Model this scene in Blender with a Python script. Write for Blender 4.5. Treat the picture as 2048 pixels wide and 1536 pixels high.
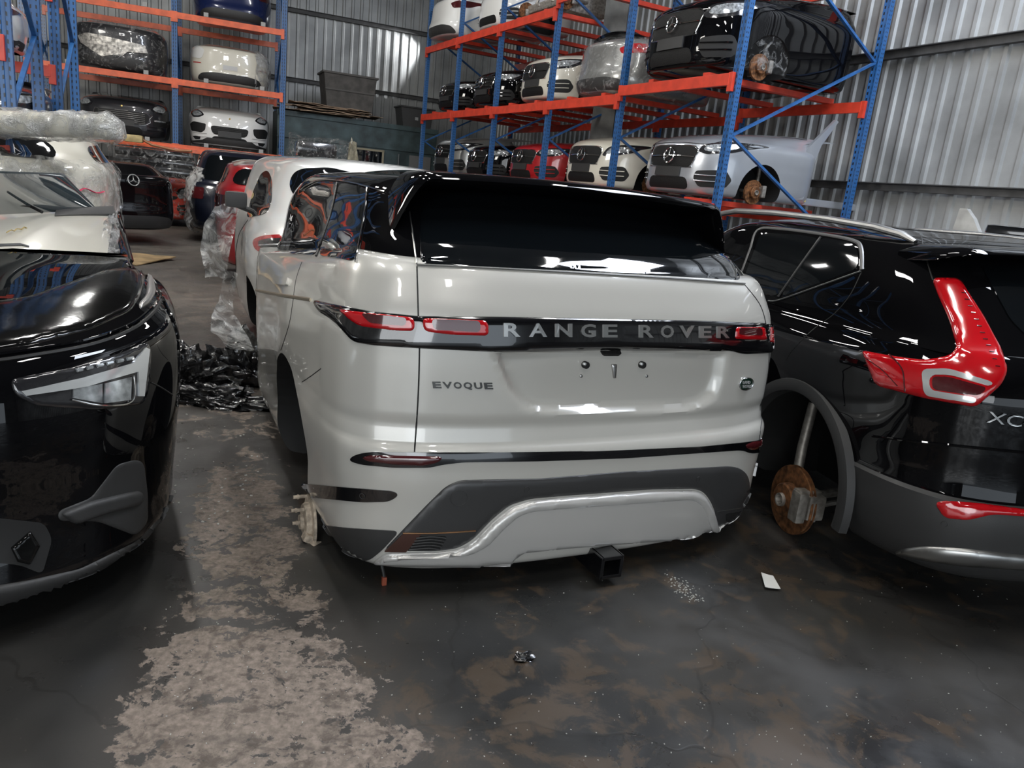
import bpy, bmesh, math, random
import numpy as np
from mathutils import Vector, Matrix
from mathutils.bvhtree import BVHTree
from mathutils.geometry import delaunay_2d_cdt
S = bpy.context.scene
for o in list(bpy.data.objects): bpy.data.objects.remove(o)
rad = math.radians
# ---------------------------------------------------------------- camera
FPX, PITCH, ROLL, CH = 1500.0, rad(14.5), rad(6.0), 1.50
Fv = Vector((0, math.cos(PITCH), -math.sin(PITCH)))
_U = Vector((0, math.sin(PITCH), math.cos(PITCH))); _R = Vector((1, 0, 0))
Rv = _R*math.cos(ROLL)+_U*math.sin(ROLL); Uv = _U*math.cos(ROLL)-_R*math.sin(ROLL)
CAM = Vector((0, 0, CH))
cd = bpy.data.cameras.new('camera'); cam = bpy.data.objects.new('camera', cd)
S.collection.objects.link(cam); S.camera = cam
cam.matrix_world = Matrix(((Rv.x, Uv.x, -Fv.x, 0), (Rv.y, Uv.y, -Fv.y, 0), (Rv.z, Uv.z, -Fv.z, CH), (0, 0, 0, 1)))
cd.sensor_fit = 'HORIZONTAL'; cd.sensor_width = 36; cd.lens = FPX/2048*36
cd.clip_start = .05; cd.clip_end = 300
S.view_settings.view_transform = 'Standard'; S.view_settings.look = 'None'
S.view_settings.gamma = 1; S.view_settings.use_curve_mapping = False
S.view_settings.exposure = 0.62
# ---------------------------------------------------------------- world: pale daylight outside the open door
W = bpy.data.worlds.new('world'); S.world = W; W.use_nodes = True
bg = W.node_tree.nodes['Background']
bg.inputs[0].default_value = (.80, .90, 1.0, 1); bg.inputs[1].default_value = 1.2

def arealight(name, loc, target, sx, sy, power, col=(1, 1, 1)):
    l = bpy.data.lights.new(name, 'AREA'); l.shape = 'RECTANGLE'; l.size = sx; l.size_y = sy
    l.energy = power; l.color = col
    o = bpy.data.objects.new(name, l); S.collection.objects.link(o); o.location = loc
    o.rotation_euler = (Vector(target)-Vector(loc)).to_track_quat('-Z', 'Y').to_euler(); return o
arealight('door_daylight', (-1.0, -9.3, 2.9), (0.2, 4.0, .5), 10, 4.2, 420, (.93, .97, 1))
# area lights over the right aisle and high on the left; the loading door behind the photographer lets in the sky
arealight('right_wall_fill', (4.6, 6.4, 8.3), (5.6, 9.6, 2.0), 2.0, 7, 800, (.80, .87, 1))  # added bluish fill to brighten the upper right wall, no opening above it
arealight('left_area_light', (-9.5, 6.5, 5.5), (-4, 11, .5), 3, 2, 330, (1, .97, .9))  # soft area light high on the left, aimed down into the aisle

# ---------------------------------------------------------------- pixel rays
def pray(x, y):
    d = Fv*FPX+Rv*(x-1024)-Uv*(y-768); return d.normalized()
def atz(x, y, z):
    d = pray(x, y); return CAM+d*((z-CH)/d.z)
def atd(x, y, dist):
    d = pray(x, y); return CAM+d*(dist/math.hypot(d.x, d.y))

# ---------------------------------------------------------------- materials
MATS = {}
def nmat(name):
    m = bpy.data.materials.new(name); m.use_nodes = True; nt = m.node_tree
    return m, nt, nt.nodes['Principled BSDF']
def setp(b, **k):
    for a, v in k.items():
        a = a.replace('_', ' ')
        for i in b.inputs:
            if i.name.lower() == a.lower():
                i.default_value = (*v, 1) if isinstance(v, tuple) and len(v) == 3 and i.type == 'RGBA' else v
def mat(name, col, rough=.5, metal=0., coat=0., coatr=.03, bump=0., bscale=40., var=0., vscale=6., spec=.5, dirt=None):
    if name in MATS: return MATS[name]
    m, nt, b = nmat(name); N, L = nt.nodes, nt.links
    setp(b, base_color=col, roughness=rough, metallic=metal, coat_weight=coat, coat_roughness=coatr, specular_ior_level=spec)
    tc = N.new('ShaderNodeTexCoord')
    if var or dirt:
        n = N.new('ShaderNodeTexNoise'); n.inputs['Scale'].default_value = vscale; n.inputs['Detail'].default_value = 6
        L.new(tc.outputs['Object'], n.inputs['Vector'])
        r = N.new('ShaderNodeValToRGB'); r.color_ramp.elements[0].position = .35; r.color_ramp.elements[1].position = .68
        c2 = dirt or tuple(min(1, c*(1+var)) for c in col); c1 = tuple(c*(1-var*.6) for c in col)
        r.color_ramp.elements[0].color = (*c1, 1); r.color_ramp.elements[1].color = (*c2, 1)
        L.new(n.outputs['Fac'], r.inputs['Fac']); L.new(r.outputs['Color'], b.inputs['Base Color'])
    if bump:
        n = N.new('ShaderNodeTexNoise'); n.inputs['Scale'].default_value = bscale; n.inputs['Detail'].default_value = 4
        L.new(tc.outputs['Object'], n.inputs['Vector'])
        bp = N.new('ShaderNodeBump'); bp.inputs['Strength'].default_value = bump; bp.inputs['Distance'].default_value = .01
        L.new(n.outputs['Fac'], bp.inputs['Height']); L.new(bp.outputs['Normal'], b.inputs['Normal'])
    MATS[name] = m; return m
def film(name, tint=(.9, .9, .88), lo=.05, hi=.75, scale=9., stretch=(1, 1, 1), rough=.12, thr=(.45, .7)):
    """clear crumpled stretch wrap: transparent with milky, glossy creases"""
    m, nt, b = nmat(name); N, L = nt.nodes, nt.links
    setp(b, base_color=tint, roughness=rough, specular_ior_level=.6, coat_weight=.6, coat_roughness=.08)
    tc = N.new('ShaderNodeTexCoord'); mp = N.new('ShaderNodeMapping'); mp.inputs['Scale'].default_value = stretch
    L.new(tc.outputs['Object'], mp.inputs['Vector'])
    n = N.new('ShaderNodeTexNoise'); n.inputs['Scale'].default_value = scale; n.inputs['Detail'].default_value = 5
    n.inputs['Distortion'].default_value = 1.2; n.inputs['Roughness'].default_value = .6
    v = N.new('ShaderNodeTexVoronoi'); v.feature = 'DISTANCE_TO_EDGE'; v.inputs['Scale'].default_value = scale*1.3
    mix = N.new('ShaderNodeVectorMath'); mix.operation = 'ADD'
    L.new(mp.outputs[0], n.inputs['Vector']); L.new(mp.outputs[0], mix.inputs[0]); L.new(n.outputs['Color'], mix.inputs[1]); L.new(mix.outputs[0], v.inputs['Vector'])
    r = N.new('ShaderNodeMapRange'); r.inputs[1].default_value = thr[0]; r.inputs[2].default_value = thr[1]; r.inputs[3].default_value = lo; r.inputs[4].default_value = hi
    L.new(n.outputs['Fac'], r.inputs[0]); L.new(r.outputs[0], b.inputs['Alpha'])
    ad = N.new('ShaderNodeMath'); ad.operation = 'ADD'; L.new(n.outputs['Fac'], ad.inputs[0]); L.new(v.outputs['Distance'], ad.inputs[1])
    bp = N.new('ShaderNodeBump'); bp.inputs['Strength'].default_value = 1; bp.inputs['Distance'].default_value = .05
    L.new(ad.outputs[0], bp.inputs['Height']); L.new(bp.outputs['Normal'], b.inputs['Normal'])
    MATS[name] = m; return m
def clear(name, tint=(.9, .95, 1), alpha=.25, rough=.03):
    m, nt, b = nmat(name); setp(b, base_color=tint, roughness=rough, specular_ior_level=.7, alpha=alpha, coat_weight=.5); MATS[name] = m; return m

M_white = mat('pearl_white_paint', (.50, .49, .455), .32, .15, 1., .04)
M_black = mat('black_gloss_paint', (.0025, .0025, .003), .2, 0, .85, .012, spec=.0)
M_gloss = mat('gloss_black_trim', (.004, .004, .005), .12, 0, 1., .02)
M_glass = mat('tinted_glass', (.003, .004, .005), .05, 0, 1., .01)
M_pl = mat('grey_black_plastic', (.028, .028, .028), .5, 0, bump=.15, bscale=700)
M_dk = mat('dark_void_plastic', (.006, .006, .006), .7)
M_seam = mat('seam_rubber', (.004, .004, .004), .6)
M_chrome = mat('chrome', (.75, .75, .74), .1, 1)
M_alu = mat('brushed_aluminium', (.45, .45, .44), .35, 1)
M_lensred = mat('red_lamp_lens', (.42, .004, .008), .12, 0, 1., .02)
M_lensdk = mat('smoked_red_lens', (.06, .008, .01), .1, 0, 1., .02)
M_lamp = mat('headlamp_glass', (.32, .34, .35), .12, .55, 1., .02, var=.9, vscale=22)
M_lampdk = mat('headlamp_bezel', (.02, .02, .022), .15, .2, 1., .02)
M_led = mat('led_reflector', (.7, .72, .72), .15, .6, 1.)
M_rust = mat('rusty_disc', (.16, .07, .03), .7, .5, var=.9, vscale=30, dirt=(.30, .13, .05))
M_hub = mat('cast_hub', (.30, .28, .25), .5, .7, var=.5, vscale=25)
M_blue = mat('rack_blue', (.018, .085, .24), .42, 0, .2, .2, var=.35, vscale=9)
M_red = mat('rack_red', (.56, .045, .02), .45, 0, .2, .2, var=.2, vscale=7)
M_org = mat('rack_orange', (.68, .11, .03), .45, 0, .2, .2, var=.2, vscale=7)
M_hole = mat('slot_dark', (.003, .005, .012), .8)
M_steel = mat('purlin_steel', (.07, .07, .07), .6, .3, var=.3)
M_film = film('stretch_wrap', lo=.03, hi=.6, thr=(.5, .72))
M_filmd = film('loose_wrap', lo=.12, hi=.85, scale=6., thr=(.4, .62))
M_bag = mat('black_polythene', (.006, .006, .007), .22, 0, 1., .08, bump=1., bscale=18)

# ---------------------------------------------------------------- object helpers
def tag(o, label=None, cat=None, group=None, kind=None):
    if label: o['label'] = label
    if cat: o['category'] = cat
    if group: o['group'] = group
    if kind: o['kind'] = kind
    return o
def thing(name, label, cat, loc=(0, 0, 0), rz=0., group=None):
    o = bpy.data.objects.new(name, None); S.collection.objects.link(o)
    o.location = loc; o.rotation_euler = (0, 0, rz); o.empty_display_size = .2
    return tag(o, label, cat, group)
def link(name, me, parent=None):
    o = bpy.data.objects.new(name, me); S.collection.objects.link(o)
    if parent: o.parent = parent
    return o
def mesh(name, V, Fc, m, parent=None, smooth=True, ang=40):
    me = bpy.data.meshes.new(name); me.from_pydata([tuple(v) for v in V], [], Fc)
    ms = m if isinstance(m, (list, tuple)) else [m]
    for q in ms: me.materials.append(q)
    if smooth:
        me.shade_smooth(); 
        if ang: me.set_sharp_from_angle(angle=rad(ang))
    me.update(); return link(name, me, parent)
class MB:
    def __init__(s): s.v = []; s.f = []
    def add(s, V, Fc):
        n = len(s.v); s.v += [tuple(v) for v in V]; s.f += [tuple(i+n for i in q) for q in Fc]; return s
    def box(s, c, d, R=None, bev=0):
        c = Vector(c); hx, hy, hz = d[0]/2, d[1]/2, d[2]/2
        if bev:
            bm = bmesh.new(); bmesh.ops.create_cube(bm, size=1)
            for v in bm.verts: v.co = Vector((v.co.x*d[0], v.co.y*d[1], v.co.z*d[2]))
            bmesh.ops.bevel(bm, geom=bm.edges[:], offset=bev, segments=2, affect='EDGES', profile=.7)
            bm.verts.index_update()
            V = [v.co.copy() for v in bm.verts]; Fc = [tuple(v.index for v in f.verts) for f in bm.faces]; bm.free()
        else:
            V = [Vector((x*hx, y*hy, z*hz)) for x in (-1, 1) for y in (-1, 1) for z in (-1, 1)]
            Fc = [(0, 1, 3, 2), (4, 6, 7, 5), (0, 4, 5, 1), (2, 3, 7, 6), (0, 2, 6, 4), (1, 5, 7, 3)]
        if R is not None: V = [R @ v for v in V]
        return s.add([v+c for v in V], Fc)
    def tube(s, pts, r, n=8, cap=True, flat=1.):
        P = [Vector(p) for p in pts]; V = []; Fc = []; up = None
        rr = r if isinstance(r, (list, tuple)) else [r]*len(P)
        for i, p in enumerate(P):
            t = (P[min(i+1, len(P)-1)]-P[max(i-1, 0)]).normalized()
            if up is None: up = Vector((0, 0, 1)) if abs(t.z) < .9 else Vector((1, 0, 0))
            a = t.cross(up).normalized(); b = a.cross(t).normalized(); up = b
            V += [p+a*math.cos(2*math.pi*k/n)*rr[i]+b*math.sin(2*math.pi*k/n)*rr[i]*flat for k in range(n)]
        for i in range(len(P)-1):
            for k in range(n): Fc.append((i*n+k, i*n+(k+1) % n, (i+1)*n+(k+1) % n, (i+1)*n+k))
        if cap: Fc += [tuple(range(n))[::-1], tuple((len(P)-1)*n+k for k in range(n))]
        return s.add(V, Fc)
    def lathe(s, prof, n=40, M=None):
        """profile (r, z) turned about Z"""
        V = []; Fc = []
        for r, z in prof: V += [Vector((r*math.cos(2*math.pi*k/n), r*math.sin(2*math.pi*k/n), z)) for k in range(n)]
        for i in range(len(prof)-1):
            for k in range(n): Fc.append((i*n+k, i*n+(k+1) % n, (i+1)*n+(k+1) % n, (i+1)*n+k))
        if M is not None: V = [M @ v for v in V]
        return s.add(V, Fc)
    def prism(s, poly, d, M=None):
        """2-D polygon in XZ extruded along +Y by d"""
        n = len(poly); V = [Vector((x, 0, z)) for x, z in poly]+[Vector((x, d, z)) for x, z in poly]
        Fc = [tuple(range(n)), tuple(range(n, 2*n))[::-1]]+[(i, i+n, (i+1) % n+n, (i+1) % n) for i in range(n)]
        if M is not None: V = [M @ v for v in V]
        return s.add(V, Fc)
    def build(s, name, m, parent=None, smooth=False, ang=35):
        return mesh(name, s.v, s.f, m, parent, smooth, ang)
def copy_tree(o, parent=None):
    c = o.copy(); S.collection.objects.link(c)
    if parent: c.parent = parent
    for ch in list(o.children): copy_tree(ch, c)
    return c
def rot_to(d, up=(0, 0, 1)):
    """matrix with local X along d"""
    x = Vector(d).normalized(); z = Vector(up); y = z.cross(x).normalized(); z = x.cross(y)
    return Matrix((x, y, z)).transposed()
# ================================================================ the shed
az = lambda a: Vector((math.sin(rad(a)), math.cos(rad(a)), 0))
A_BACK, A_SIDE = 66.0, -24.5
def structure(o, **k): tag(o, kind='structure'); return o
def m_floor():
    m, nt, b = nmat('oily_concrete'); N, L = nt.nodes, nt.links
    tc = N.new('ShaderNodeTexCoord')
    def noise(sc, det=6, rough=.6, dist=0., off=0):
        mp = N.new('ShaderNodeMapping'); mp.inputs['Location'].default_value = (off, off*.7, 0); L.new(tc.outputs['Object'], mp.inputs['Vector'])
        n = N.new('ShaderNodeTexNoise'); n.inputs['Scale'].default_value = sc; n.inputs['Detail'].default_value = det; n.inputs['Roughness'].default_value = rough; n.inputs['Distortion'].default_value = dist
        L.new(mp.outputs[0], n.inputs['Vector']); return n.outputs['Fac']
    def mth(op, a, c=None, d=None, clamp=False):
        n = N.new('ShaderNodeMath'); n.operation = op; n.use_clamp = clamp
        for i, q in enumerate((a, c, d)):
            if q is None: continue
            if isinstance(q, (int, float)): n.inputs[i].default_value = q
            else: L.new(q, n.inputs[i])
        return n.outputs[0]
    def mr(v, a, c, lo=0., hi=1.):
        n = N.new('ShaderNodeMapRange'); n.interpolation_type = 'SMOOTHSTEP'; L.new(v, n.inputs[0])
        for i, q in enumerate((a, c, lo, hi)): n.inputs[i+1].default_value = q
        return n.outputs[0]
    def mixc(f, c1, c2):
        n = N.new('ShaderNodeMix'); n.data_type = 'RGBA'
        if isinstance(f, float): n.inputs[0].default_value = f
        else: L.new(f, n.inputs[0])
        for i, c in ((6, c1), (7, c2)):
            if isinstance(c, tuple): n.inputs[i].default_value = (*c, 1)
            else: L.new(c, n.inputs[i])
        return n.outputs[2]
    def blob(cx, cy, a, ax, ay, soft=.6):
        """elliptical wear region centred at cx,cy turned by a degrees"""
        mp = N.new('ShaderNodeMapping'); mp.vector_type = 'TEXTURE'
        mp.inputs['Location'].default_value = (cx, cy, 0); mp.inputs['Rotation'].default_value = (0, 0, rad(a)); mp.inputs['Scale'].default_value = (ax, ay, 1)
        L.new(tc.outputs['Object'], mp.inputs['Vector'])
        ln = N.new('ShaderNodeVectorMath'); ln.operation = 'LENGTH'; L.new(mp.outputs[0], ln.inputs[0])
        return mr(ln.outputs['Value'], 1-soft, 1+soft, 1, 0)
    worn = blob(-.60, 1.75, 22, .36, .75, .45)
    worn = mth('MAXIMUM', worn, blob(-1.12, 3.0, 22, .20, .9))
    worn = mth('MAXIMUM', worn, mth('MULTIPLY', blob(-.25, 1.55, 60, .28, .4), .7))
    worn = mth('MAXIMUM', worn, mth('MULTIPLY', blob(-2.1, 5.2, 20, .9, 1.8), .55))
    worn = mth('MAXIMUM', worn, mth('MULTIPLY', blob(-3.6, 9.2, 25, 1.6, 4.0), .6))
    brown = mth('MAXIMUM', blob(.55, 1.75, 0, 1.1, .7), mth('MULTIPLY', blob(.9, 3.4, 0, 2.2, 1.1), .8))
    pn = mth('ADD', mth('MULTIPLY', noise(4.2, 10, .68, .5, 3.1), .72), mth('MULTIPLY', noise(17, 8, .65, .6, 1.), .28)); fine = noise(40, 6, .7); big = noise(1.3, 4, .5, .4, 8.)
    t = mth('ADD', pn, mth('MULTIPLY', mth('SUBTRACT', worn, .5), .20))
    patch = mth('MULTIPLY', mr(t, .53, .545), mr(worn, .02, .25))
    holes = mr(mth('ADD', mth('MULTIPLY', noise(26, 6, .7, .4, 9), .6), mth('MULTIPLY', noise(7, 5, .6, .2, 6), .4)), .545, .575)
    patch = mth('MULTIPLY', patch, mth('SUBTRACT', 1, mth('MULTIPLY', holes, .85)))
    bn = noise(6, 10, .68, .5, 11.)
    bpatch = mth('MULTIPLY', mr(mth('ADD', bn, mth('MULTIPLY', mth('SUBTRACT', brown, .5), .22)), .56, .66), mth('SUBTRACT', 1, patch))
    cA = mixc(mr(big, .35, .65), (.014, .0145, .015), (.036, .034, .031))
    cA = mixc(mth('MULTIPLY', bpatch, .7), cA, (.070, .049, .032))
    cA = mixc(mr(noise(55, 4, .6, 0, 7), .66, .74), cA, (.075, .066, .056))
    cA = mixc(mth('MULTIPLY', mr(worn, 0, .5), .35), cA, (.052, .045, .04))
    pc = mixc(mr(fine, .35, .7), (.135, .108, .088), (.25, .205, .17))
    pc = mixc(mth('MULTIPLY', mr(noise(11, 10, .72, .3, 5), .50, .62), .75), pc, (.055, .042, .032))
    col = mixc(patch, cA, pc)
    # dusty aisle further in
    geo = N.new('ShaderNodeSeparateXYZ'); L.new(tc.outputs['Object'], geo.inputs[0])
    dust = mth('MULTIPLY', mr(geo.outputs[1], 2.8, 9.0), mr(noise(2.2, 8, .6, .6, 2), .2, .75, .35, 1.))
    col = mixc(dust, col, mixc(mr(fine, .3, .7), (.09, .078, .066), (.17, .15, .13)))
    # cracks
    v = N.new('ShaderNodeTexVoronoi'); v.feature = 'DISTANCE_TO_EDGE'; v.inputs['Scale'].default_value = .9
    wv = N.new('ShaderNodeVectorMath'); wv.operation = 'ADD'; nn = N.new('ShaderNodeTexNoise'); nn.inputs['Scale'].default_value = 5
    L.new(tc.outputs['Object'], nn.inputs['Vector'])
    sc = N.new('ShaderNodeVectorMath'); sc.operation = 'SCALE'; sc.inputs['Scale'].default_value = .25; L.new(nn.outputs['Color'], sc.inputs[0])
    L.new(tc.outputs['Object'], wv.inputs[0]); L.new(sc.outputs[0], wv.inputs[1]); L.new(wv.outputs[0], v.inputs['Vector'])
    crack = mr(v.outputs['Distance'], .002, .009, 1, 0)
    col = mixc(mth('MULTIPLY', crack, .3), col, (.008, .007, .006))
    L.new(col, b.inputs['Base Color'])
    rg = mth('ADD', mr(noise(3, 5, .6, .2, 4), .3, .7, .24, .46), mth('MULTIPLY', mth('MAXIMUM', patch, dust), .3))
    L.new(rg, b.inputs['Roughness'])
    hgt = mth('ADD', mth('MULTIPLY', patch, -.5), mth('ADD', mth('MULTIPLY', fine, .35), mth('MULTIPLY', crack, -.25)))
    bp = N.new('ShaderNodeBump'); bp.inputs['Strength'].default_value = .35; bp.inputs['Distance'].default_value = .003
    L.new(hgt, bp.inputs['Height']); L.new(bp.outputs['Normal'], b.inputs['Normal'])
    return m
structure(mesh('floor', [(-28, -14, 0), (20, -14, 0), (20, 34, 0), (-28, 34, 0)], [(0, 1, 2, 3)], m_floor(), smooth=False))
M_sheet = mat('galvanised_sheet', (.27, .275, .27), .45, .3, var=.45, vscale=.9, bump=.1, bscale=6)
M_roof = mat('roof_sheet', (.10, .10, .10), .6, .2)
def corrugated(name, P0, d, length, z0, z1, inward, pitch=.25, dep=.035):
    d = Vector(d); n = Vector(inward); V = []; Fc = []; k = 0; x = 0.
    pts = []
    while x < length:
        pts += [(x, 0), (x+pitch*.62, 0), (x+pitch*.70, dep), (x+pitch*.92, dep)]; x += pitch
    for s, q in pts:
        p = Vector(P0)+d*s+n*q; V += [(p.x, p.y, z0), (p.x, p.y, z1)]
    for i in range(len(pts)-1): Fc.append((2*i, 2*i+2, 2*i+3, 2*i+1))
    return structure(mesh(name, V, Fc, M_sheet, smooth=False))
HZ = 9.0
dB = az(A_BACK); nB = az(A_BACK+90); dS = az(A_SIDE); nS = az(A_SIDE-90)
PW = Vector((5.0, 10.9, 0))            # a point on the right wall
PB = Vector((-7.6, 22.4, 0))           # a point on the back wall
# corner
A = np.array([[dB.x, -dS.x], [dB.y, -dS.y]]); sol = np.linalg.solve(A, [PW.x-PB.x, PW.y-PB.y])
CORN = PB+dB*float(sol[0])
corrugated('wall_back', CORN-dB*26, dB, 26, 0, HZ, nB)
corrugated('wall_right', CORN-dS*36, dS, 36, 0, HZ, nS)
LW = CORN-dB*17
structure(mesh('wall_left', [LW-dS*36, LW, LW+Vector((0, 0, HZ)), LW-dS*36+Vector((0, 0, HZ))], [(0, 1, 2, 3)], M_sheet, smooth=False))
# front wall behind the photographer with the loading door left open
q = CORN-dS*36; a0 = q-dB*17; u = dB
def quad(name, s0, s1, z0, z1):
    p, r = a0+u*s0, a0+u*s1
    return structure(mesh(name, [(p.x, p.y, z0), (r.x, r.y, z0), (r.x, r.y, z1), (p.x, p.y, z1)], [(0, 1, 2, 3)], M_sheet, smooth=False))
quad('wall_front', 0, 4.2, 0, HZ); quad('wall_front', 14.8, 17, 0, HZ); quad('wall_front', 4.2, 14.8, 4.8, HZ)
cc = [CORN+dB*.5, CORN-dB*17.5, CORN-dB*17.5-dS*36.5, CORN+dB*.5-dS*36.5]
structure(mesh('ceiling', [(p.x, p.y, HZ) for p in cc], [(0, 1, 2, 3)], M_roof, smooth=False))
# purlins along the walls
def purlin(P0, d, n, length, z, hh=.10, dd=.09):
    R = rot_to(d); c = Vector(P0)+Vector(d)*length/2+Vector(n)*(.05+dd/2)
    b = MB().box((c.x, c.y, z), (length, dd, hh), R); b.box((c.x+n[0]*.04, c.y+n[1]*.04, z+hh/2), (length, dd+.04, .012), R)
    return structure(b.build('trim_1', M_steel))
for z in (1.2, 3.85, 5.65, 7.6): purlin(CORN-dB*17, dB, nB, 17, z)
for z in (2.05, 3.80, 5.9, 7.6): purlin(CORN-dS*30, dS, nS, 30, z)
# seam flashing on the right wall
p = PW-dS*2.15+nS*.05
structure(MB().box((p.x, p.y, 4.5), (.03, .05, 9), rot_to(dS)).build('trim_2', M_sheet))
# lamps: rows of linear fittings under the roof (above the frame)
M_tube = bpy.data.materials.new('lit_tube'); M_tube.use_nodes = True
e = M_tube.node_tree.nodes['Principled BSDF']; e.inputs['Emission Color'].default_value = (1, .985, .95, 1); e.inputs['Emission Strength'].default_value = 34
M_house = mat('lamp_housing', (.6, .6, .6), .5)
def lamp(x, y, z=7.2, a=-24, L=1.5, w=.28):
    t = thing('ceiling_lamp', 'long white batten lamp hanging under the shed roof', 'lamp', (x, y, z), rad(-a), 'linear lamps under the roof')
    MB().box((0, 0, .05), (w+.06, L+.06, .08)).build('housing', M_house, t)
    MB().box((0, 0, 0), (w, L, .03)).build('diffuser', M_tube, t)
    MB().tube([(0, .4, .08), (0, .4, HZ-z)], .008, 6).build('hanger', M_steel, t)
    return t
for (x, y) in [(-4.2, 2.5), (-1.6, 1.0), (1.2, 2.2), (-3.2, 6.5), (-.4, 5.6), (2.6, 4.4), (-5.5, 10.8), (-2.2, 10.2), (-3.2, 15.2), (-7.6, 14.5), (-1.2, -3.0), (2.2, -2.2)]:
    lamp(x, y)
# ================================================================ pallet racking
def m_post():
    """blue enamel with the punched slot pattern of a rack post"""
    m, nt, b = nmat('rack_post_blue'); N, L = nt.nodes, nt.links
    setp(b, roughness=.42, coat_weight=.2, coat_roughness=.2)
    tc = N.new('ShaderNodeTexCoord'); sp = N.new('ShaderNodeSeparateXYZ'); L.new(tc.outputs['Object'], sp.inputs[0])
    def mth(op, a, c=None):
        n = N.new('ShaderNodeMath'); n.operation = op
        for i, q in enumerate((a, c)):
            if q is None: continue
            if isinstance(q, (int, float)): n.inputs[i].default_value = q
            else: L.new(q, n.inputs[i])
        return n.outputs[0]
    X, Y, Z = sp.outputs
    fx = mth('LESS_THAN', mth('ABSOLUTE', mth('SUBTRACT', mth('ABSOLUTE', X), .026)), .0075)
    fz = mth('LESS_THAN', mth('ABSOLUTE', mth('SUBTRACT', mth('FRACT', mth('DIVIDE', mth('ADD', Z, mth('MULTIPLY', mth('ABSOLUTE', X), .3)), .076)), .5)), .24)
    sy = mth('LESS_THAN', mth('ABSOLUTE', mth('SUBTRACT', mth('ABSOLUTE', Y), .014)), .0055)
    sz = mth('LESS_THAN', mth('ABSOLUTE', mth('SUBTRACT', mth('FRACT', mth('DIVIDE', Z, .052)), .5)), .2)
    sx = mth('GREATER_THAN', mth('ABSOLUTE', X), .04)
    f = mth('MAXIMUM', mth('MULTIPLY', fx, fz), mth('MULTIPLY', mth('MULTIPLY', sy, sz), sx))
    n = N.new('ShaderNodeMix'); n.data_type = 'RGBA'; L.new(f, n.inputs[0])
    n.inputs[6].default_value = (.02, .095, .26, 1); n.inputs[7].default_value = (.002, .004, .010, 1)
    L.new(n.outputs[2], b.inputs['Base Color']); return m
M_post = m_post()
def upright(w=.10, d=.075, H=6.5):
    """perforated post, front face towards -Y, local origin at the foot"""
    P = [(-w/2, -d/2), (-w*.18, -d/2), (-w*.14, -d/2+.012), (w*.14, -d/2+.012), (w*.18, -d/2), (w/2, -d/2), (w/2, d/2), (w/2-.02, d/2), (w/2-.02, d/2-.01), (-w/2+.02, d/2-.01), (-w/2+.02, d/2), (-w/2, d/2)]
    n = len(P); b = MB()
    b.add([(x, y, 0) for x, y in P]+[(x, y, H) for x, y in P], [tuple(range(n))[::-1], tuple(range(n, 2*n))]+[(i, (i+1) % n, (i+1) % n+n, i+n) for i in range(n)])
    return b
_up = {}
def frame(front, back, label, H=6.5, zz=None, w=.095, z1=6.4, braces=True, m=M_blue):
    """one end frame: front post, back post and zigzag bracing; front post outer face looks away from the back post"""
    F, B = Vector(front), Vector(back); dv = (B-F); L = dv.length; a = math.atan2(dv.y, dv.x)-math.pi/2
    t = thing('rack_upright', label, 'pallet rack upright', (F.x, F.y, 0), a)
    upright(w, H=H).build('post', M_post, t)
    p = upright(w, H=H).build('post', M_post, t); p.location = (0, L, 0); p.rotation_euler = (0, 0, math.pi)
    zz = zz or [.1, 1.2, 2.4, 3.6, 4.8, 6.0]
    if braces:
        for i in range(len(zz)-1):
            y0, y1 = (.05, L-.05) if i % 2 == 0 else (L-.05, .05)
            A_, B_ = Vector((0, y0, zz[i])), Vector((0, y1, zz[i+1])); c = (A_+B_)/2
            MB().box(c, ((B_-A_).length, .03, .045), rot_to(B_-A_, (1, 0, 0))).build('brace', m, t)
    return t
def beam(P, Q, z, label, m, hh=.125, dd=.05, conn=True):
    """box beam between two posts with end connector plates"""
    P, Q = Vector(P), Vector(Q); d = (Q-P).normalized(); n = Vector((d.y, -d.x, 0)); L = (Q-P).length
    t = thing('rack_beam', label, 'pallet rack beam', (P.x, P.y, z), math.atan2(d.y, d.x))
    MB().box((L/2, -.06, 0), (L-.10, dd, hh), bev=.004).build('beam_section', m, t)
    if conn:
        for x in (.035, L-.035):
            MB().box((x, -.055, -.03), (.075, .05, .22), bev=.004).build('beam_connector', m, t)
    return t
RP = [(-2.78, 19.02), (-1.86, 17.33), (-.89, 15.56), (.14, 13.68), (1.17, 11.80), (2.31, 9.72)]   # front posts of the long rack
RP = [Vector((x, y, 0)) for x, y in RP]; dR = az(-28.7); nR = az(61.3); RDEP = 2.37
pl = ['farthest from the camera', 'second from the far end', 'third from the far end', 'fourth from the far end', 'second from the camera', 'nearest the camera']
for i, p in enumerate(RP):
    frame(p, p+nR*RDEP, 'blue perforated upright frame of the right-hand rack, '+pl[i], H=6.4, w=.10)
bayn = ['farthest bay', 'second bay from the far end', 'middle bay', 'fourth bay', 'nearest bay']
def place_crossbars(P, Q, z, n, dep, m, grp):
    d = (Q-P).normalized(); L = (Q-P).length; nn = Vector((-d.y, d.x, 0))
    for f, sd in ((.26, 'left'), (.74, 'right')):
        c = P+d*L*f+n*dep/2
        o = MB().box((0, 0, 0), (.11, dep-.06, .07)).build('rack_crossbar', m); o.location = (c.x, c.y, z+.10); o.rotation_euler = (0, 0, math.atan2(d.y, d.x))
        tag(o, grp[0].replace('crossbar', sd+' crossbar'), 'rack crossbar', grp[1])
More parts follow.
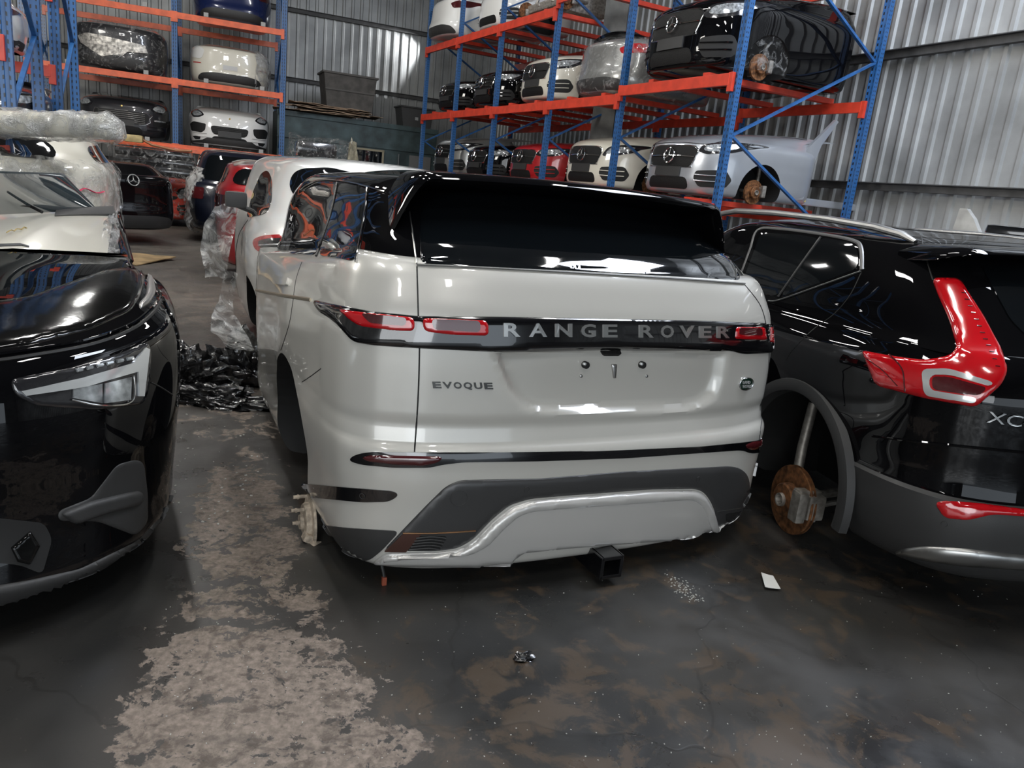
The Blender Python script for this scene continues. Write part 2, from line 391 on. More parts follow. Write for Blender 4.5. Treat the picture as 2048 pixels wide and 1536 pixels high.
for i in range(5):
    P, Q = RP[i], RP[i+1]
    for lv, z in enumerate((1.50, 3.04 if i == 4 else 2.93, 4.42 if i < 3 else 4.6)):
        ln = ('lowest visible level', 'middle level', 'top level')[lv]
        beam(P, Q, z, 'red front beam of the right-hand rack, %s, %s' % (bayn[i], ln), M_red, hh=.14)
        beam(P+nR*RDEP, Q+nR*RDEP, z, 'red rear beam of the right-hand rack, %s, %s' % (bayn[i], ln), M_red, hh=.14)
        place_crossbars(P, Q, z, nR, RDEP, M_red, ('red crossbar, right-hand rack, %s, %s' % (bayn[i], ln), 'crossbars of the right-hand rack, %s, %s' % (bayn[i], ln)))
dL = az(68.0); nL = az(-22.0); LDEP = 2.2
LPB = Vector((-6.20, 19.01, 0)); LPA = LPB-dL*2.36; LPZ = LPA-dL*2.95
for p, l in ((LPB, 'at the right end of the left-hand rack'), (LPA, 'between the dark and white noses of the left-hand rack'), (LPZ, 'at the left end of the left-hand rack')):
    frame(p, p+nL*LDEP, 'blue perforated upright frame '+l, H=6.6, w=.12)
for (P, Q, bn, m) in ((LPA, LPB, 'right bay', M_org), (LPZ, LPA, 'left bay', M_org)):
    for lv, z in enumerate((1.65, 3.08, 4.48)):
        ln = ('lower level', 'middle level', 'upper level')[lv]
        beam(P, Q, z, 'orange front beam of the left-hand rack, %s, %s' % (bn, ln), m, hh=.13)
        beam(P+nL*LDEP, Q+nL*LDEP, z, 'orange rear beam of the left-hand rack, %s, %s' % (bn, ln), m, hh=.13)
# nearer rack on the far left, seen almost end on
f1, f2 = Vector((-4.82, 7.13, 0)), Vector((-5.76, 9.39, 0)); nN = az(-24)
frame(f1, f1+nN*1.55, 'blue perforated upright frame at the left edge of the photo', H=6.5, w=.11, zz=[.1, .9, 1.7, 2.55, 3.4, 4.3, 5.3])
frame(f2, f2+nN*1.6, 'blue perforated upright frame just right of the leftmost one', H=6.5, w=.11, zz=[.1, 1.0, 1.9, 2.8, 3.8, 4.8, 5.8])
dN = az(66)
for P, l in ((f1, 'nearest'), (f2, 'second')):
    for z in (1.33, 2.28, 3.18):
        beam(P-dN*2.4, P, z, 'red beam of the %s rack at the left edge, %s' % (l, {1.33: "low", 2.28: "middle", 3.18: 'high'}[z]), M_red, hh=.12)
# ================================================================ vehicle body toolkit
def herm(P, t, T, crease=()):
    """piecewise cubic through rows of P (k,...) at params t, sampled at T"""
    P = np.asarray(P, float); t = np.asarray(t, float); k = len(t)
    d = np.diff(P, axis=0)/np.diff(t).reshape((-1,)+(1,)*(P.ndim-1))
    mi = np.zeros_like(P); mo = np.zeros_like(P)        # tangents arriving / leaving
    mi[0] = mo[0] = d[0]; mi[-1] = mo[-1] = d[-1]
    for i in range(1, k-1):
        h0, h1 = t[i]-t[i-1], t[i+1]-t[i]
        if i in crease: mi[i] = d[i-1]; mo[i] = d[i]
        else: mi[i] = mo[i] = (d[i-1]*h1+d[i]*h0)/(h0+h1)
    out = []
    for x in T:
        i = min(max(np.searchsorted(t, x, 'right')-1, 0), k-2); h = t[i+1]-t[i]; u = (x-t[i])/h
        out.append((2*u**3-3*u**2+1)*P[i]+(u**3-2*u**2+u)*h*mo[i]+(-2*u**3+3*u**2)*P[i+1]+(u**3-u**2)*h*mi[i+1])
    return np.array(out)
def samples(t, step, crease=()):
    T = [t[0]]
    for a, b in zip(t[:-1], t[1:]):
        n = max(1, int(math.ceil((b-a)/step))); T += [a+(b-a)*(i+1)/n for i in range(n)]
    return T
def surf(net, su=.03, sv=.03, cu=(), cv=(), maxu=None):
    """net[row][col] -> dense half surface grid"""
    N = np.array(net, float)
    du = np.linalg.norm(np.diff(N, axis=1), axis=2).mean(0); dv = np.linalg.norm(np.diff(N, axis=0), axis=2).max(1)
    tu = np.concatenate([[0], np.cumsum(np.maximum(du, 1e-3))]); tv = np.concatenate([[0], np.cumsum(np.maximum(dv, 1e-3))])
    if maxu: # coarser beyond a distance
        Tu = []; 
        for a, b in zip(tu[:-1], tu[1:]):
            st = su if a < maxu else su*4; n = max(1, int(math.ceil((b-a)/st))); Tu += [a+(b-a)*i/n for i in range(n)]
        Tu.append(tu[-1])
    else: Tu = samples(tu, su)
    A = herm(N, tv, samples(tv, sv), cv)
    B = herm(A.transpose(1, 0, 2), tu, Tu, cu).transpose(1, 0, 2)
    return B
def closed_body(G, cap0=True, cap1=True):
    """half grid (rows, cols, 3) from centre line round to centre line; mirrored about x=0 into a closed tube"""
    R_, C_ = G.shape[:2]; H = G.copy(); H[:, 0, 0] = 0; H[:, -1, 0] = 0
    M = H[:, -2:0:-1].copy(); M[:, :, 0] *= -1
    A = np.concatenate([H, M], axis=1); n = A.shape[1]
    V = A.reshape(-1, 3).tolist(); Fc = []
    for i in range(R_-1):
        for j in range(n): Fc.append((i*n+j, i*n+(j+1) % n, (i+1)*n+(j+1) % n, (i+1)*n+j))
    if cap0: Fc.append(tuple(range(n))[::-1])
    if cap1: Fc.append(tuple((R_-1)*n+k for k in range(n)))
    return V, Fc
def clean(V, Fc, tri_caps=True):
    bm = bmesh.new(); vs = [bm.verts.new(v) for v in V]
    for f in Fc:
        try: bm.faces.new([vs[i] for i in f])
        except ValueError: pass
    bmesh.ops.remove_doubles(bm, verts=bm.verts[:], dist=1e-4)
    bmesh.ops.recalc_face_normals(bm, faces=bm.faces[:])
    bm.verts.index_update()
    V2 = [v.co.copy() for v in bm.verts]; F2 = [tuple(v.index for v in f.verts) for f in bm.faces]; bm.free(); return V2, F2
def boolean_cut(o, V, Fc, m):
    """subtract a closed shape and bake the result"""
    bpy.context.view_layer.update()
    c = mesh('cutter', V, Fc, m, smooth=False); c.matrix_world = o.matrix_world.copy()
    md = o.modifiers.new('b', 'BOOLEAN'); md.operation = 'DIFFERENCE'; md.object = c; md.solver = 'EXACT'
    try: md.material_mode = 'TRANSFER'
    except Exception: pass
    bpy.context.view_layer.update()
    dg = bpy.context.evaluated_depsgraph_get(); me = bpy.data.meshes.new_from_object(o.evaluated_get(dg))
    o.modifiers.clear(); o.data = me; bpy.data.objects.remove(c)
    me.shade_smooth(); me.set_sharp_from_angle(angle=rad(38))
def cyl_x(cx0, cx1, cy, cz, r, n=40, taper=1.):
    V = [(x, cy+r*k*math.cos(2*math.pi*i/n), cz+r*k*math.sin(2*math.pi*i/n)) for x, k in ((cx0, taper), (cx1, 1)) for i in range(n)]
    Fc = [tuple(range(n))[::-1], tuple(range(n, 2*n))]+[(i, (i+1) % n, (i+1) % n+n, i+n) for i in range(n)]
    return clean(V, Fc)
class Car:
    """collects a thing, the skin it is dressed on, and dresses parts onto that skin"""
    def __init__(s, name, label, cat, loc, heading, group=None, mirror=False):
        """local +Y points to compass heading, +X to its right"""
        s.t = thing(name, label, cat, loc, rad(-heading), group); s.t.rotation_euler = (0, 0, rad(-heading))
        s.M = Matrix.Translation(loc) @ Matrix.Rotation(rad(-heading), 4, 'Z'); s.Mi = s.M.inverted(); s.V = []; s.F = []; s.bvh = None
    def skin(s, V, Fc):
        n = len(s.V); s.V += [Vector(v) for v in V]; s.F += [tuple(i+n for i in f) for f in Fc]; s.bvh = BVHTree.FromPolygons(s.V, s.F)
    def cast(s, u, v, how='cam'):
        if how == 'cam': o = s.Mi @ CAM; d = (s.Mi.to_3x3() @ pray(u, v)).normalized()
        elif how == 'rear': o = Vector((u, -3, v)); d = Vector((0, 1, 0))
        elif how == 'front': o = Vector((u, 8, v)); d = Vector((0, -1, 0))
        elif how == 'right': o = Vector((4, u, v)); d = Vector((-1, 0, 0))
        elif how == 'left': o = Vector((-4, u, v)); d = Vector((1, 0, 0))
        elif how == 'top': o = Vector((u, v, 4)); d = Vector((0, 0, -1))
        h = s.bvh.ray_cast(o, d)
        if h[0] is None:
            q = s.bvh.find_nearest(o+d*s.far) if getattr(s, 'far', None) else s.bvh.find_nearest(o+d*((s.V[0]-o).length))
            # closest approach along the ray
            best = None
            for k in range(60):
                p = o+d*(.5+k*.12 if how == 'cam' else k*.15); q = s.bvh.find_nearest(p)
                if q[0] is not None and (best is None or q[3] < best[3]): best = q
            h = best
        n = h[1].normalized()
        if n.dot(d) > 0: n = -n
        return h[0], n
    def panel(s, name, poly, m, off=.004, how='cam', step=None, thick=.012, edge=None, parent=None, round_=0, sm=2, flat=False):
        """a shell part conforming to the skin inside a 2-D outline"""
        P = [Vector(p) for p in poly]; ex = max(max(p.x for p in P)-min(p.x for p in P), max(p.y for p in P)-min(p.y for p in P))
        cut0 = min(ex*.05, 7 if how == 'cam' else .05); sm = sm*2
        for _ in range(sm):  # corner cutting
            Q = []
            for i in range(len(P)):
                a, b = P[i], P[(i+1) % len(P)]; L_ = (b-a).length; t = min(.25, cut0/(2**_)/max(L_, 1e-6)); Q += [a.lerp(b, t), a.lerp(b, 1-t)]
            P = Q
        x0, x1 = min(p.x for p in P), max(p.x for p in P); y0, y1 = min(p.y for p in P), max(p.y for p in P)
        big = max(x1-x0, y1-y0); step = step or max(big/45, min(big/6, (5 if how == 'cam' else .02)))
        B = []
        for i in range(len(P)):
            a, b = P[i], P[(i+1) % len(P)]; n = max(1, int((b-a).length/step)); B += [a.lerp(b, k/n) for k in range(n)]
        nb = len(B)
        def inside(q):
            c = False
            for i in range(nb):
                a, b = B[i], B[(i+1) % nb]
                if (a.y > q.y) != (b.y > q.y) and q.x < (b.x-a.x)*(q.y-a.y)/(b.y-a.y)+a.x: c = not c
            return c
        def dist(q):
            r = 1e9
            for i in range(nb):
                a, b = B[i], B[(i+1) % nb]; ab = b-a; t = max(0, min(1, (q-a).dot(ab)/max(ab.length_squared, 1e-9))); r = min(r, (q-a-ab*t).length)
            return r
        I = []; y = y0+step/2; row = 0
        while y < y1:
            x = x0+(step/2 if row % 2 else 0)
            while x < x1:
                q = Vector((x, y))
                if inside(q) and dist(q) > step*.45: I.append(q)
                x += step
            y += step*.87; row += 1
        if round_:  # extra ring near the rim for a rolled edge
            k = round_*.35
            for i in range(nb):
                a, b, c = B[i-1], B[i], B[(i+1) % nb]; tng = (c-a); nn = Vector((-tng.y, tng.x)).normalized()
                for sg in (1, -1):
                    q = b+nn*sg*k
                    if inside(q) and dist(q) > k*.8: I.append(q)
        vs, es, fs, _, _, _ = delaunay_2d_cdt(B+I, [(i, (i+1) % nb) for i in range(nb)], [], 1, 1e-6)
        pos = []; nor = []
        for q in vs:
            h, n = s.cast(q.x, q.y, how); pos.append(h); nor.append(n)
        if flat:
            an = sum(nor, Vector()).normalized(); nor = [an]*len(nor)
        top = []
        for q, h, n in zip(vs, pos, nor):
            o = off
            if round_:
                t = min(1, dist(Vector(q))/round_); o = off*(1-(1-t)**2)
            top.append(h+n*o)
        bot = [h-n*thick for h, n in zip(pos, nor)]
        nv = len(vs); V = top+bot; Fc = []
        for f in fs:
            Fc.append(tuple(f)); Fc.append(tuple(i+nv for i in reversed(f)))
        cnt = {}
        for f in fs:
            for i in range(len(f)):
                a, b = f[i], f[(i+1) % len(f)]; cnt[(a, b)] = 1
        for (a, b) in list(cnt):
            if (b, a) not in cnt: Fc.append((b, a, a+nv, b+nv))
        V, Fc = clean(V, Fc)
        return mesh(name, V, Fc, m, parent or s.t, True, 62 if round_ else 40)
    def line(s, name, pts, m, r=.003, off=.0, how='cam', parent=None, n=6, sub=8, flat=1.):
        P = [Vector((*p, 0)) for p in pts]; Q = []
        for i in range(len(P)-1):
            p0, p1, p2, p3 = P[max(i-1, 0)], P[i], P[i+1], P[min(i+2, len(P)-1)]
            for k in range(sub):
                t = k/sub; Q.append(.5*((2*p1)+(p2-p0)*t+(2*p0-5*p1+4*p2-p3)*t*t+(3*p1-p0-3*p2+p3)*t**3))
        Q.append(P[-1]); W_ = []
        for q in Q:
            h, nn = s.cast(q.x, q.y, how); h = h+nn*off
            if not W_ or (h-W_[-1]).length > .002: W_.append(h)
        return MB().tube(W_, r, n, flat=flat).build(name, m, parent or s.t, True)
    def disc(s, name, c, r, m, off=.004, how='cam', parent=None, dome=.002, depth=.01, n=28, ry=None, nv=None):
        h, nn = s.cast(c[0], c[1], how); nn = Vector(nv).normalized() if nv else nn; M = Matrix.Translation(h+nn*off) @ nn.to_track_quat('Z', 'Y').to_matrix().to_4x4() @ Matrix.Diagonal((1, (ry or r)/r, 1, 1))
        return MB().lathe([(0, dome), (r*.6, dome*.8), (r*.93, dome*.2), (r, -dome), (r, -depth), (0, -depth)], n, M).build(name, m, parent or s.t, True)
    def ring(s, name, c, r, w, m, off=.004, how='cam', parent=None, n=32, ry=None, nv=None):
        h, nn = s.cast(c[0], c[1], how); nn = Vector(nv).normalized() if nv else nn; M = Matrix.Translation(h+nn*off) @ nn.to_track_quat('Z', 'Y').to_matrix().to_4x4() @ Matrix.Diagonal((1, (ry or r)/r, 1, 1))
        pr = [(r+w*math.cos(a), w*math.sin(a)) for a in [2*math.pi*k/8 for k in range(9)]]
        return MB().lathe(pr, n, M).build(name, m, parent or s.t, True)
    def text(s, name, txt, x0, x1, y0, y1, m, how='cam', off=.004, thick=.006, parent=None, skew=0., font_w=None, bold=.02):
        """raised lettering laid on the skin; corners given as left/right top/bottom in 2-D; y0 = (left top, right top), y1 = (left bottom, right bottom)"""
        c = bpy.data.curves.new('txt', 'FONT'); c.body = txt; c.offset = bold; c.resolution_u = 3; c.fill_mode = 'BOTH'
        o = bpy.data.objects.new('txt', c); S.collection.objects.link(o); bpy.context.view_layer.update()
        me = bpy.data.meshes.new_from_object(o.evaluated_get(bpy.context.evaluated_depsgraph_get())); bpy.data.objects.remove(o)
        V = [v.co.copy() for v in me.vertices]; Fc = [tuple(p.vertices) for p in me.polygons]
        ax, bx = min(v.x for v in V), max(v.x for v in V); ay, by = min(v.y for v in V), max(v.y for v in V)
        T, Bt = [], []
        for v in V:
            u = (v.x-ax)/(bx-ax); w = (v.y-ay)/max(by-ay, 1e-6)
            xx = x0+(x1-x0)*u+skew*(w-.5); yt = y0[0]+(y0[1]-y0[0])*u; yb = y1[0]+(y1[1]-y1[0])*u
            h, nn = s.cast(xx, yb+(yt-yb)*w, how); T.append(h+nn*(off+thick)); Bt.append(h+nn*(off-.002))
        n = len(T); F2 = [f for f in Fc]+[tuple(i+n for i in reversed(f)) for f in Fc]; cnt = {(f[i], f[(i+1) % len(f)]) for f in Fc for i in range(len(f))}
        for a, b in cnt:
            if (b, a) not in cnt: F2.append((b, a, a+n, b+n))
        V2, F2 = clean(T+Bt, F2)
        return mesh(name, V2, F2, m, parent or s.t, False)
    def emboss(s, V, poly, depth, how='cam', soft=6., conf=None):
        """push skin vertices inside an outline inwards; rounded shoulders of width soft"""
        P = [Vector(p) for p in poly]; nb = len(P); out = list(V); o = s.Mi @ CAM
        for i, v in enumerate(V):
            if conf and not conf(v): continue
            if how == 'cam':
                w = s.M @ v - CAM; z = w.dot(Fv)
                if z <= .1: continue
                q = Vector((1024+FPX*w.dot(Rv)/z, 768-FPX*w.dot(Uv)/z))
            else: q = Vector((v.x, v.z))
            ins = False; r = 1e9
            for k in range(nb):
                a, b = P[k], P[(k+1) % nb]
                if (a.y > q.y) != (b.y > q.y) and q.x < (b.x-a.x)*(q.y-a.y)/(b.y-a.y)+a.x: ins = not ins
                ab = b-a; t = max(0, min(1, (q-a).dot(ab)/ab.length_squared)); r = min(r, (q-a-ab*t).length)
            if ins:
                t = min(1, r/soft); out[i] = v+Vector((0, depth*t*t*(3-2*t), 0))
        return out
def brake(parent, name, c, side, m_disc=None, r=.16, cal=True, cy=.125):
    """bare brake disc with hub, studs and caliper; axis along local X, outboard face towards side"""
    g = bpy.data.objects.new(name, None); S.collection.objects.link(g); g.parent = parent; g.location = c
    R = Matrix.Rotation(rad(90*side), 4, 'Y')
    d = MB().lathe([(.03, .052), (.075, .05), (.082, .044), (.084, .006), (r-.002, .004), (r, 0), (r, -.006), (r-.01, -.008), (r-.01, -.016), (r, -.018), (r, -.024), (.08, -.026), (.02, -.026)], 48, R)
    d.build('brake_disc', m_disc or M_rust, g, True)
    h = MB().lathe([(0, .045), (.022, .045), (.026, .066), (.032, .068), (.034, .05), (.034, .02)], 28, R)
    h.build('hub', M_hub, g, True)
    for k in range(5):
        a = 2*math.pi*k/5+.3
        MB().lathe([(0, .05), (.008, .05), (.008, .047), (.0085, .051)], 12, R @ Matrix.Translation((.056*math.cos(a), .056*math.sin(a), .0005))).build('stud_hole', M_dk, g)
    if cal:
        b = MB(); y = cy
        b.box((side*.045, y, .02), (.05, .07, .15), bev=.012); b.box((side*-.03, y+.005, .02), (.09, .085, .12), bev=.014); b.box((side*.0, y+.015, .085), (.12, .05, .03), bev=.008); b.box((side*.0, y+.015, -.045), (.12, .05, .03), bev=.008)
        b.build('caliper', M_hub, g, True)
        MB().box((side*-.05, .03, -.02), (.06, .16, .12), bev=.02).tube([(side*-.05, .02, 0), (side*-.3, .05, .02), (side*-.5, 0, .05)], .022, 10).tube([(side*-.06, .05, -.08), (side*-.4, .12, -.06)], .014, 8).tube([(side*-.08, .1, .05), (side*-.12, .16, .22), (side*-.14, .17, .45)], .025, 12).build('knuckle_and_arms', M_hub, g, True)
    return g
# ================================================================ silver-white SUV in the middle, seen from behind
_X, _Y = az(63), az(-27)
EV0 = Vector((.41, 2.772, 0)) 
C = Car('sport_utility_vehicle', 'silver white SUV with black roof in the middle, seen from behind, wheels removed', 'car', EV0, -27)
ev = C
cols = [(0, 0), (.35, .010), (.6, .035), (.78, .08), (.885, .13), (.955, .215), (.985, .34), (.998, .52), (1.0, .8), (1.0, 1.1), (.995, 1.5), (.99, 1.9), (.985, 2.30), (.97, 2.42), (0, 2.44)]
WK = 1.045
def evrow(z, w, yr, k=1., zf=0., bulge=0.):
    r = []
    for i, (fx, fy) in enumerate(cols):
        b = bulge*math.exp(-((fy-1.05)/.45)**2) if i > 3 else 0
        r.append((w*WK*fx+b, yr+fy*k, z+zf*max(0, fy-.3)))
    return r
lo = [evrow(.075, .86, .10), evrow(.10, .93, .035), evrow(.20, .975, .01, bulge=.0), evrow(.36, .98, 0, bulge=.01), evrow(.50, .99, .0, bulge=.02), evrow(.575, .992, .008, bulge=.025), evrow(.597, .99, .03, bulge=.03), evrow(.615, .99, .034, bulge=.03),
      evrow(.66, .988, .045, bulge=.03), evrow(.70, .99, .038, bulge=.03), evrow(.80, .992, .042, bulge=.03), evrow(.90, .99, .046, bulge=.02), evrow(.96, .985, .05, bulge=.012), evrow(1.00, .975, .055, bulge=.005), evrow(1.07, .965, .07, zf=-.04), evrow(1.13, .95, .095, zf=-.07), evrow(1.19, .93, .125, zf=-.10), evrow(1.222, .905, .15, zf=-.115), evrow(1.232, .875, .18, zf=-.118)]
G = surf(lo, .022, .016, cv=(6, 8, 9), maxu=1.6)
V, Fc = closed_body(G); V, Fc = clean(V, Fc)
C.skin(V, Fc)
recess = [(988, 700), (1225, 690), (1458, 700), (1448, 760), (1434, 796), (1405, 817), (1370, 825), (1230, 829), (1080, 827), (1046, 816), (1020, 785), (1003, 745)]
V = C.emboss(V, recess, .034, soft=16, conf=lambda v: v.y < .4)
C.V = []; C.F = []; C.skin(V, Fc)
body = mesh('body_shell', V, Fc, [M_white, M_dk], C.t, True, 40)
for s in (-1, 1):
    cv_, cf = cyl_x(s*.60, s*1.2, 1.06, .27, .415, 48); boolean_cut(body, cv_, cf, M_dk)
# glasshouse
gc = [(0, 0), (.35, .012), (.6, .04), (.8, .09), (.9, .14), (.96, .22), (.985, .33), (1.0, .5), (1.01, .9), (1.005, 1.3), (1.0, 1.7), (.99, 2.1), (.98, 2.35), (0, 2.4)]
gc = [(x*1.02, y) for x, y in gc]
def evg(z, w, yr, L, sag=0, f=.02):
    return [(w*fx, yr+fy if fy < .6 else yr+.5+(fy-.5)*(2.42-yr-.5)/1.9, z-sag*(fx**2)-f*max(0, fy-.9)) for fx, fy in gc]
up = [evg(1.15, .905, .14, 3.3, f=.11), evg(1.20, .90, .15, 3.3, f=.11), evg(1.235, .885, .18, 3.25, f=.11), evg(1.33, .835, .33, 3.0), evg(1.42, .785, .47, 2.8), evg(1.475, .745, .55, 2.65, .01), evg(1.515, .69, .62, 2.5, .02), evg(1.54, .60, .75, 2.35, .03), evg(1.555, .42, .95, 2.1, .02), evg(1.56, .2, 1.2, 1.8, .01)]
G = surf(up, .03, .02, maxu=1.9)
V2, F2 = closed_body(G); V2, F2 = clean(V2, F2); C.skin(V2, F2)
roof = mesh('roof_and_pillars', V2, F2, M_black, C.t, True, 60)
# rear glass and side glass
P = C.panel
P('rear_window', [(838, 436), (850, 402), (890, 384), (980, 376), (1120, 382), (1250, 396), (1380, 420), (1440, 470), (1484, 561), (1350, 553), (1150, 542), (841, 527)], M_glass, .006, step=9, round_=8)
C.line('window_seal', [(833, 530), (1000, 538), (1150, 546), (1350, 558), (1488, 568)], mat('seal_grey', (.10, .10, .095), .4), .006, .004, flat=.6)
for pl_ in ([(575, 508), (585, 480), (604, 385), (626, 374), (675, 367), (664, 420), (632, 511)], [(637, 511), (668, 420), (680, 366), (735, 377), (728, 430), (710, 523)]):
    P('side_window', pl_, M_glass, .004, step=8, sm=1)
C.line('window_chrome_line', [(602, 380), (640, 361), (700, 366), (770, 385)], M_chrome, .0045, .004)
C.line('door_glass_divider', [(675, 367), (662, 430), (634, 513)], M_pl, .005, .005); C.line('door_glass_divider', [(735, 377), (730, 430), (712, 525)], M_chrome, .003, .005)
# spoiler with fins that run down beside the glass
prof = lambda k, d: [(-.30+d, .004), (-.10+d*.6, .018), (0, .012), (.018, -.004), (.01, -.022), (-.06, -.05), (-.2+d, -.07)]
path = []
for t in np.linspace(-1, 1, 61):
    a = abs(t); x = .80*t if a < .86 else math.copysign(.688+(a-.86)*.72, t)
    z = 1.535-.03*(t*t) - (0 if a < .84 else ((a-.84)/.16)**1.6*.19); y = .36+.06*t*t+(0 if a < .84 else ((a-.84)/.16)**1.3*.02)
    path.append((x, y, z, a))
V3 = []; F3 = []; sp_prof = [(.30, .012), (.15, .018), (.05, .014), (.008, .004), (0, -.008), (.012, -.02), (.06, -.032), (.18, -.05), (.30, -.06)]; npf = len(sp_prof)
for i, (x, y, z, a) in enumerate(path):
    x2, _, z2, _ = path[min(i+1, 60)]; x1, _, z1, _ = path[max(i-1, 0)]; tx, tz = x2-x1, z2-z1; l = math.hypot(tx, tz); nx, nz = -tz/l, tx/l
    f = 1 if a < .84 else 1-.62*((a-.84)/.16)
    for (q, h) in sp_prof: V3.append((x+nx*h*f, y+q*(.6+.4*f), z+nz*h*f-q*.02*0))
for i in range(60):
    for k in range(npf): F3.append((i*npf+k, i*npf+(k+1) % npf, (i+1)*npf+(k+1) % npf, (i+1)*npf+k))
F3 += [tuple(range(npf)), tuple(60*npf+k for k in reversed(range(npf)))]
V3, F3 = clean(V3, F3); mesh('roof_spoiler', V3, F3, M_black, C.t, True, 50)
# tail band, lamps, lettering
band = P('tail_band', [(624, 598), (660, 606), (740, 622), (838, 632), (1000, 633), (1200, 637), (1400, 641), (1535, 646), (1553, 652), (1557, 703), (1535, 707), (1485, 709), (1462, 702), (1225, 700), (985, 704), (838, 697), (745, 691), (705, 684), (686, 662), (664, 640), (634, 622)], M_gloss, .010, step=9, round_=5, sm=1)
lo_ = P('tail_lamp', [(676, 616), (730, 624), (831, 634), (831, 664), (790, 663), (722, 655), (702, 642)], M_lensred, .016, step=5, round_=4, sm=1)
P('lamp_cell', [(727, 627), (814, 636), (811, 652), (744, 647)], M_lensdk, .019, step=5, parent=lo_, sm=1)
li_ = P('tail_lamp', [(842, 635), (976, 640), (978, 673), (900, 671), (846, 664)], M_lensred, .016, step=5, round_=4, sm=1)
P('lamp_cell', [(862, 638), (958, 642), (958, 664), (866, 659)], M_lensdk, .019, step=5, parent=li_, sm=1)
ri_ = P('tail_lamp', [(1467, 652), (1528, 653), (1532, 682), (1464, 679)], M_lensred, .016, step=5, round_=4, sm=1)
P('lamp_cell', [(1473, 655), (1516, 656), (1518, 671), (1472, 669)], M_lensdk, .019, step=5, parent=ri_, sm=1)
P('tail_lamp', [(1538, 654), (1552, 658), (1553, 686), (1538, 684)], M_lensred, .014, step=4, sm=1)
M_let = mat('satin_letters', (.42, .42, .41), .28, .9)
for ch, a, b in (('R', 1005, 1038), ('A', 1055, 1091), ('N', 1108, 1141), ('G', 1158, 1188), ('E', 1203, 1231), ('R', 1275, 1303), ('O', 1317, 1343), ('V', 1354, 1384), ('E', 1395, 1418), ('R', 1430, 1454)):
    f = (a-1005)/449; C.text('letter', ch, a, b, (646+7*f, 646+7*f), (673+3*f, 673+3*f), M_let, off=.010, thick=.005, bold=.025)
for ch, a, b in (('E', 865, 882), ('V', 885, 904), ('O', 907, 923), ('Q', 927, 944), ('U', 948, 964), ('E', 968, 985)):
    C.text('letter', ch, a, b, (763+(a-865)*.02,)*2, (776+(a-865)*.02+(2 if ch == 'Q' else 0),)*2, mat('dark_chrome', (.12, .12, .115), .25, .9), off=.001, thick=.004, bold=.03, skew=-2)
# tailgate shut lines
for l in ([(834, 533), (837, 640), (839, 700), (836, 800), (829, 904)], [(1489, 569), (1520, 610), (1533, 655), (1538, 700), (1535, 760), (1526, 820), (1518, 882)]):
    C.line('tailgate_shut_line', l, M_seam, .0032, -.0008)
C.line('tailgate_shut_line', [(819, 425), (827, 480), (833, 528)], M_alu, .003, .004)
C.line('bumper_shut_line', [(642, 737), (622, 752), (604, 764)], M_seam, .0025, -.0008); C.line('door_shut_line', [(604, 524), (592, 560), (585, 610), (578, 650), (562, 700)], M_seam, .003, -.0008)
# registration plate recess fittings
for x in (1166, 1279):
    q = C.disc('rubber_buffer', (x+3, 729), .014, M_dk, .018, depth=.03); C.disc('screw_cap', (x-2, 726), .006, M_led, .024, parent=C.t)
for x in (1162, 1293): C.disc('screw', (x, 752), .0065, M_alu, .003)
P('release_latch', [(1222, 728), (1234, 728), (1232, 757), (1226, 757)], M_alu, .006, step=4, round_=2)
P('rear_camera', [(1199, 701), (1243, 701), (1236, 712), (1206, 712)], M_dk, .02, step=4, round_=3)
bd = C.disc('oval_badge', (1490, 767), .042, mat('badge_green', (.006, .022, .014), .2, 0, 1.), .006, ry=.029, dome=.003, nv=(.05, -1, 0)); C.ring('badge_rim', (1490, 767), .041, .003, M_chrome, .008, parent=bd, ry=.028, nv=(.05, -1, 0))
h_, _n = C.cast(1490, 767)
def flat_text(txt, cx, cz, w, hh):
    c = bpy.data.curves.new('t', 'FONT'); c.body = txt; c.align_x = 'CENTER'; c.extrude = .02; c.offset = .02; c.resolution_u = 2
    o = bpy.data.objects.new('t', c); S.collection.objects.link(o); bpy.context.view_layer.update()
    me = bpy.data.meshes.new_from_object(o.evaluated_get(bpy.context.evaluated_depsgraph_get())); bpy.data.objects.remove(o)
    xs = [v.co.x for v in me.vertices]; k = w/(max(xs)-min(xs)); ys = max(v.co.y for v in me.vertices)
    for v in me.vertices: v.co = Vector((cx+v.co.x*k, h_.y-.0125-v.co.z*.08, cz+v.co.y*hh/ys))
    me.materials.append(M_led); return link('letter', me, bd)
flat_text('LAND', h_.x-.004, h_.z+.002, .042, .013); flat_text('ROVER', h_.x+.004, h_.z-.016, .050, .013)
# black lower band, reflectors
P('bumper_band', [(698, 921), (708, 910), (735, 904), (830, 905), (1000, 905), (1200, 902), (1400, 893), (1490, 884), (1538, 877), (1538, 896), (1520, 905), (1500, 907), (1483, 900), (1250, 916), (1080, 922), (927, 924), (884, 929), (859, 935), (788, 935), (723, 929)], M_gloss, .004, step=9, sm=1)
P('reflector', [(722, 914), (742, 909), (886, 912), (880, 924), (852, 932), (792, 930), (735, 923)], M_lensdk, .009, step=5, round_=3, sm=1)
P('reflector', [(1488, 889), (1504, 882), (1534, 879), (1531, 892), (1506, 901), (1493, 898)], M_lensdk, .009, step=5, round_=3, sm=1)
P('side_marker_band', [(594, 966), (700, 975), (788, 982), (798, 990), (778, 1003), (725, 1004), (600, 993)], M_gloss, .004, step=8, sm=1)
P('side_marker_band', [(1526, 938), (1537, 930), (1538, 950), (1529, 957)], M_gloss, .004, step=4, sm=1)
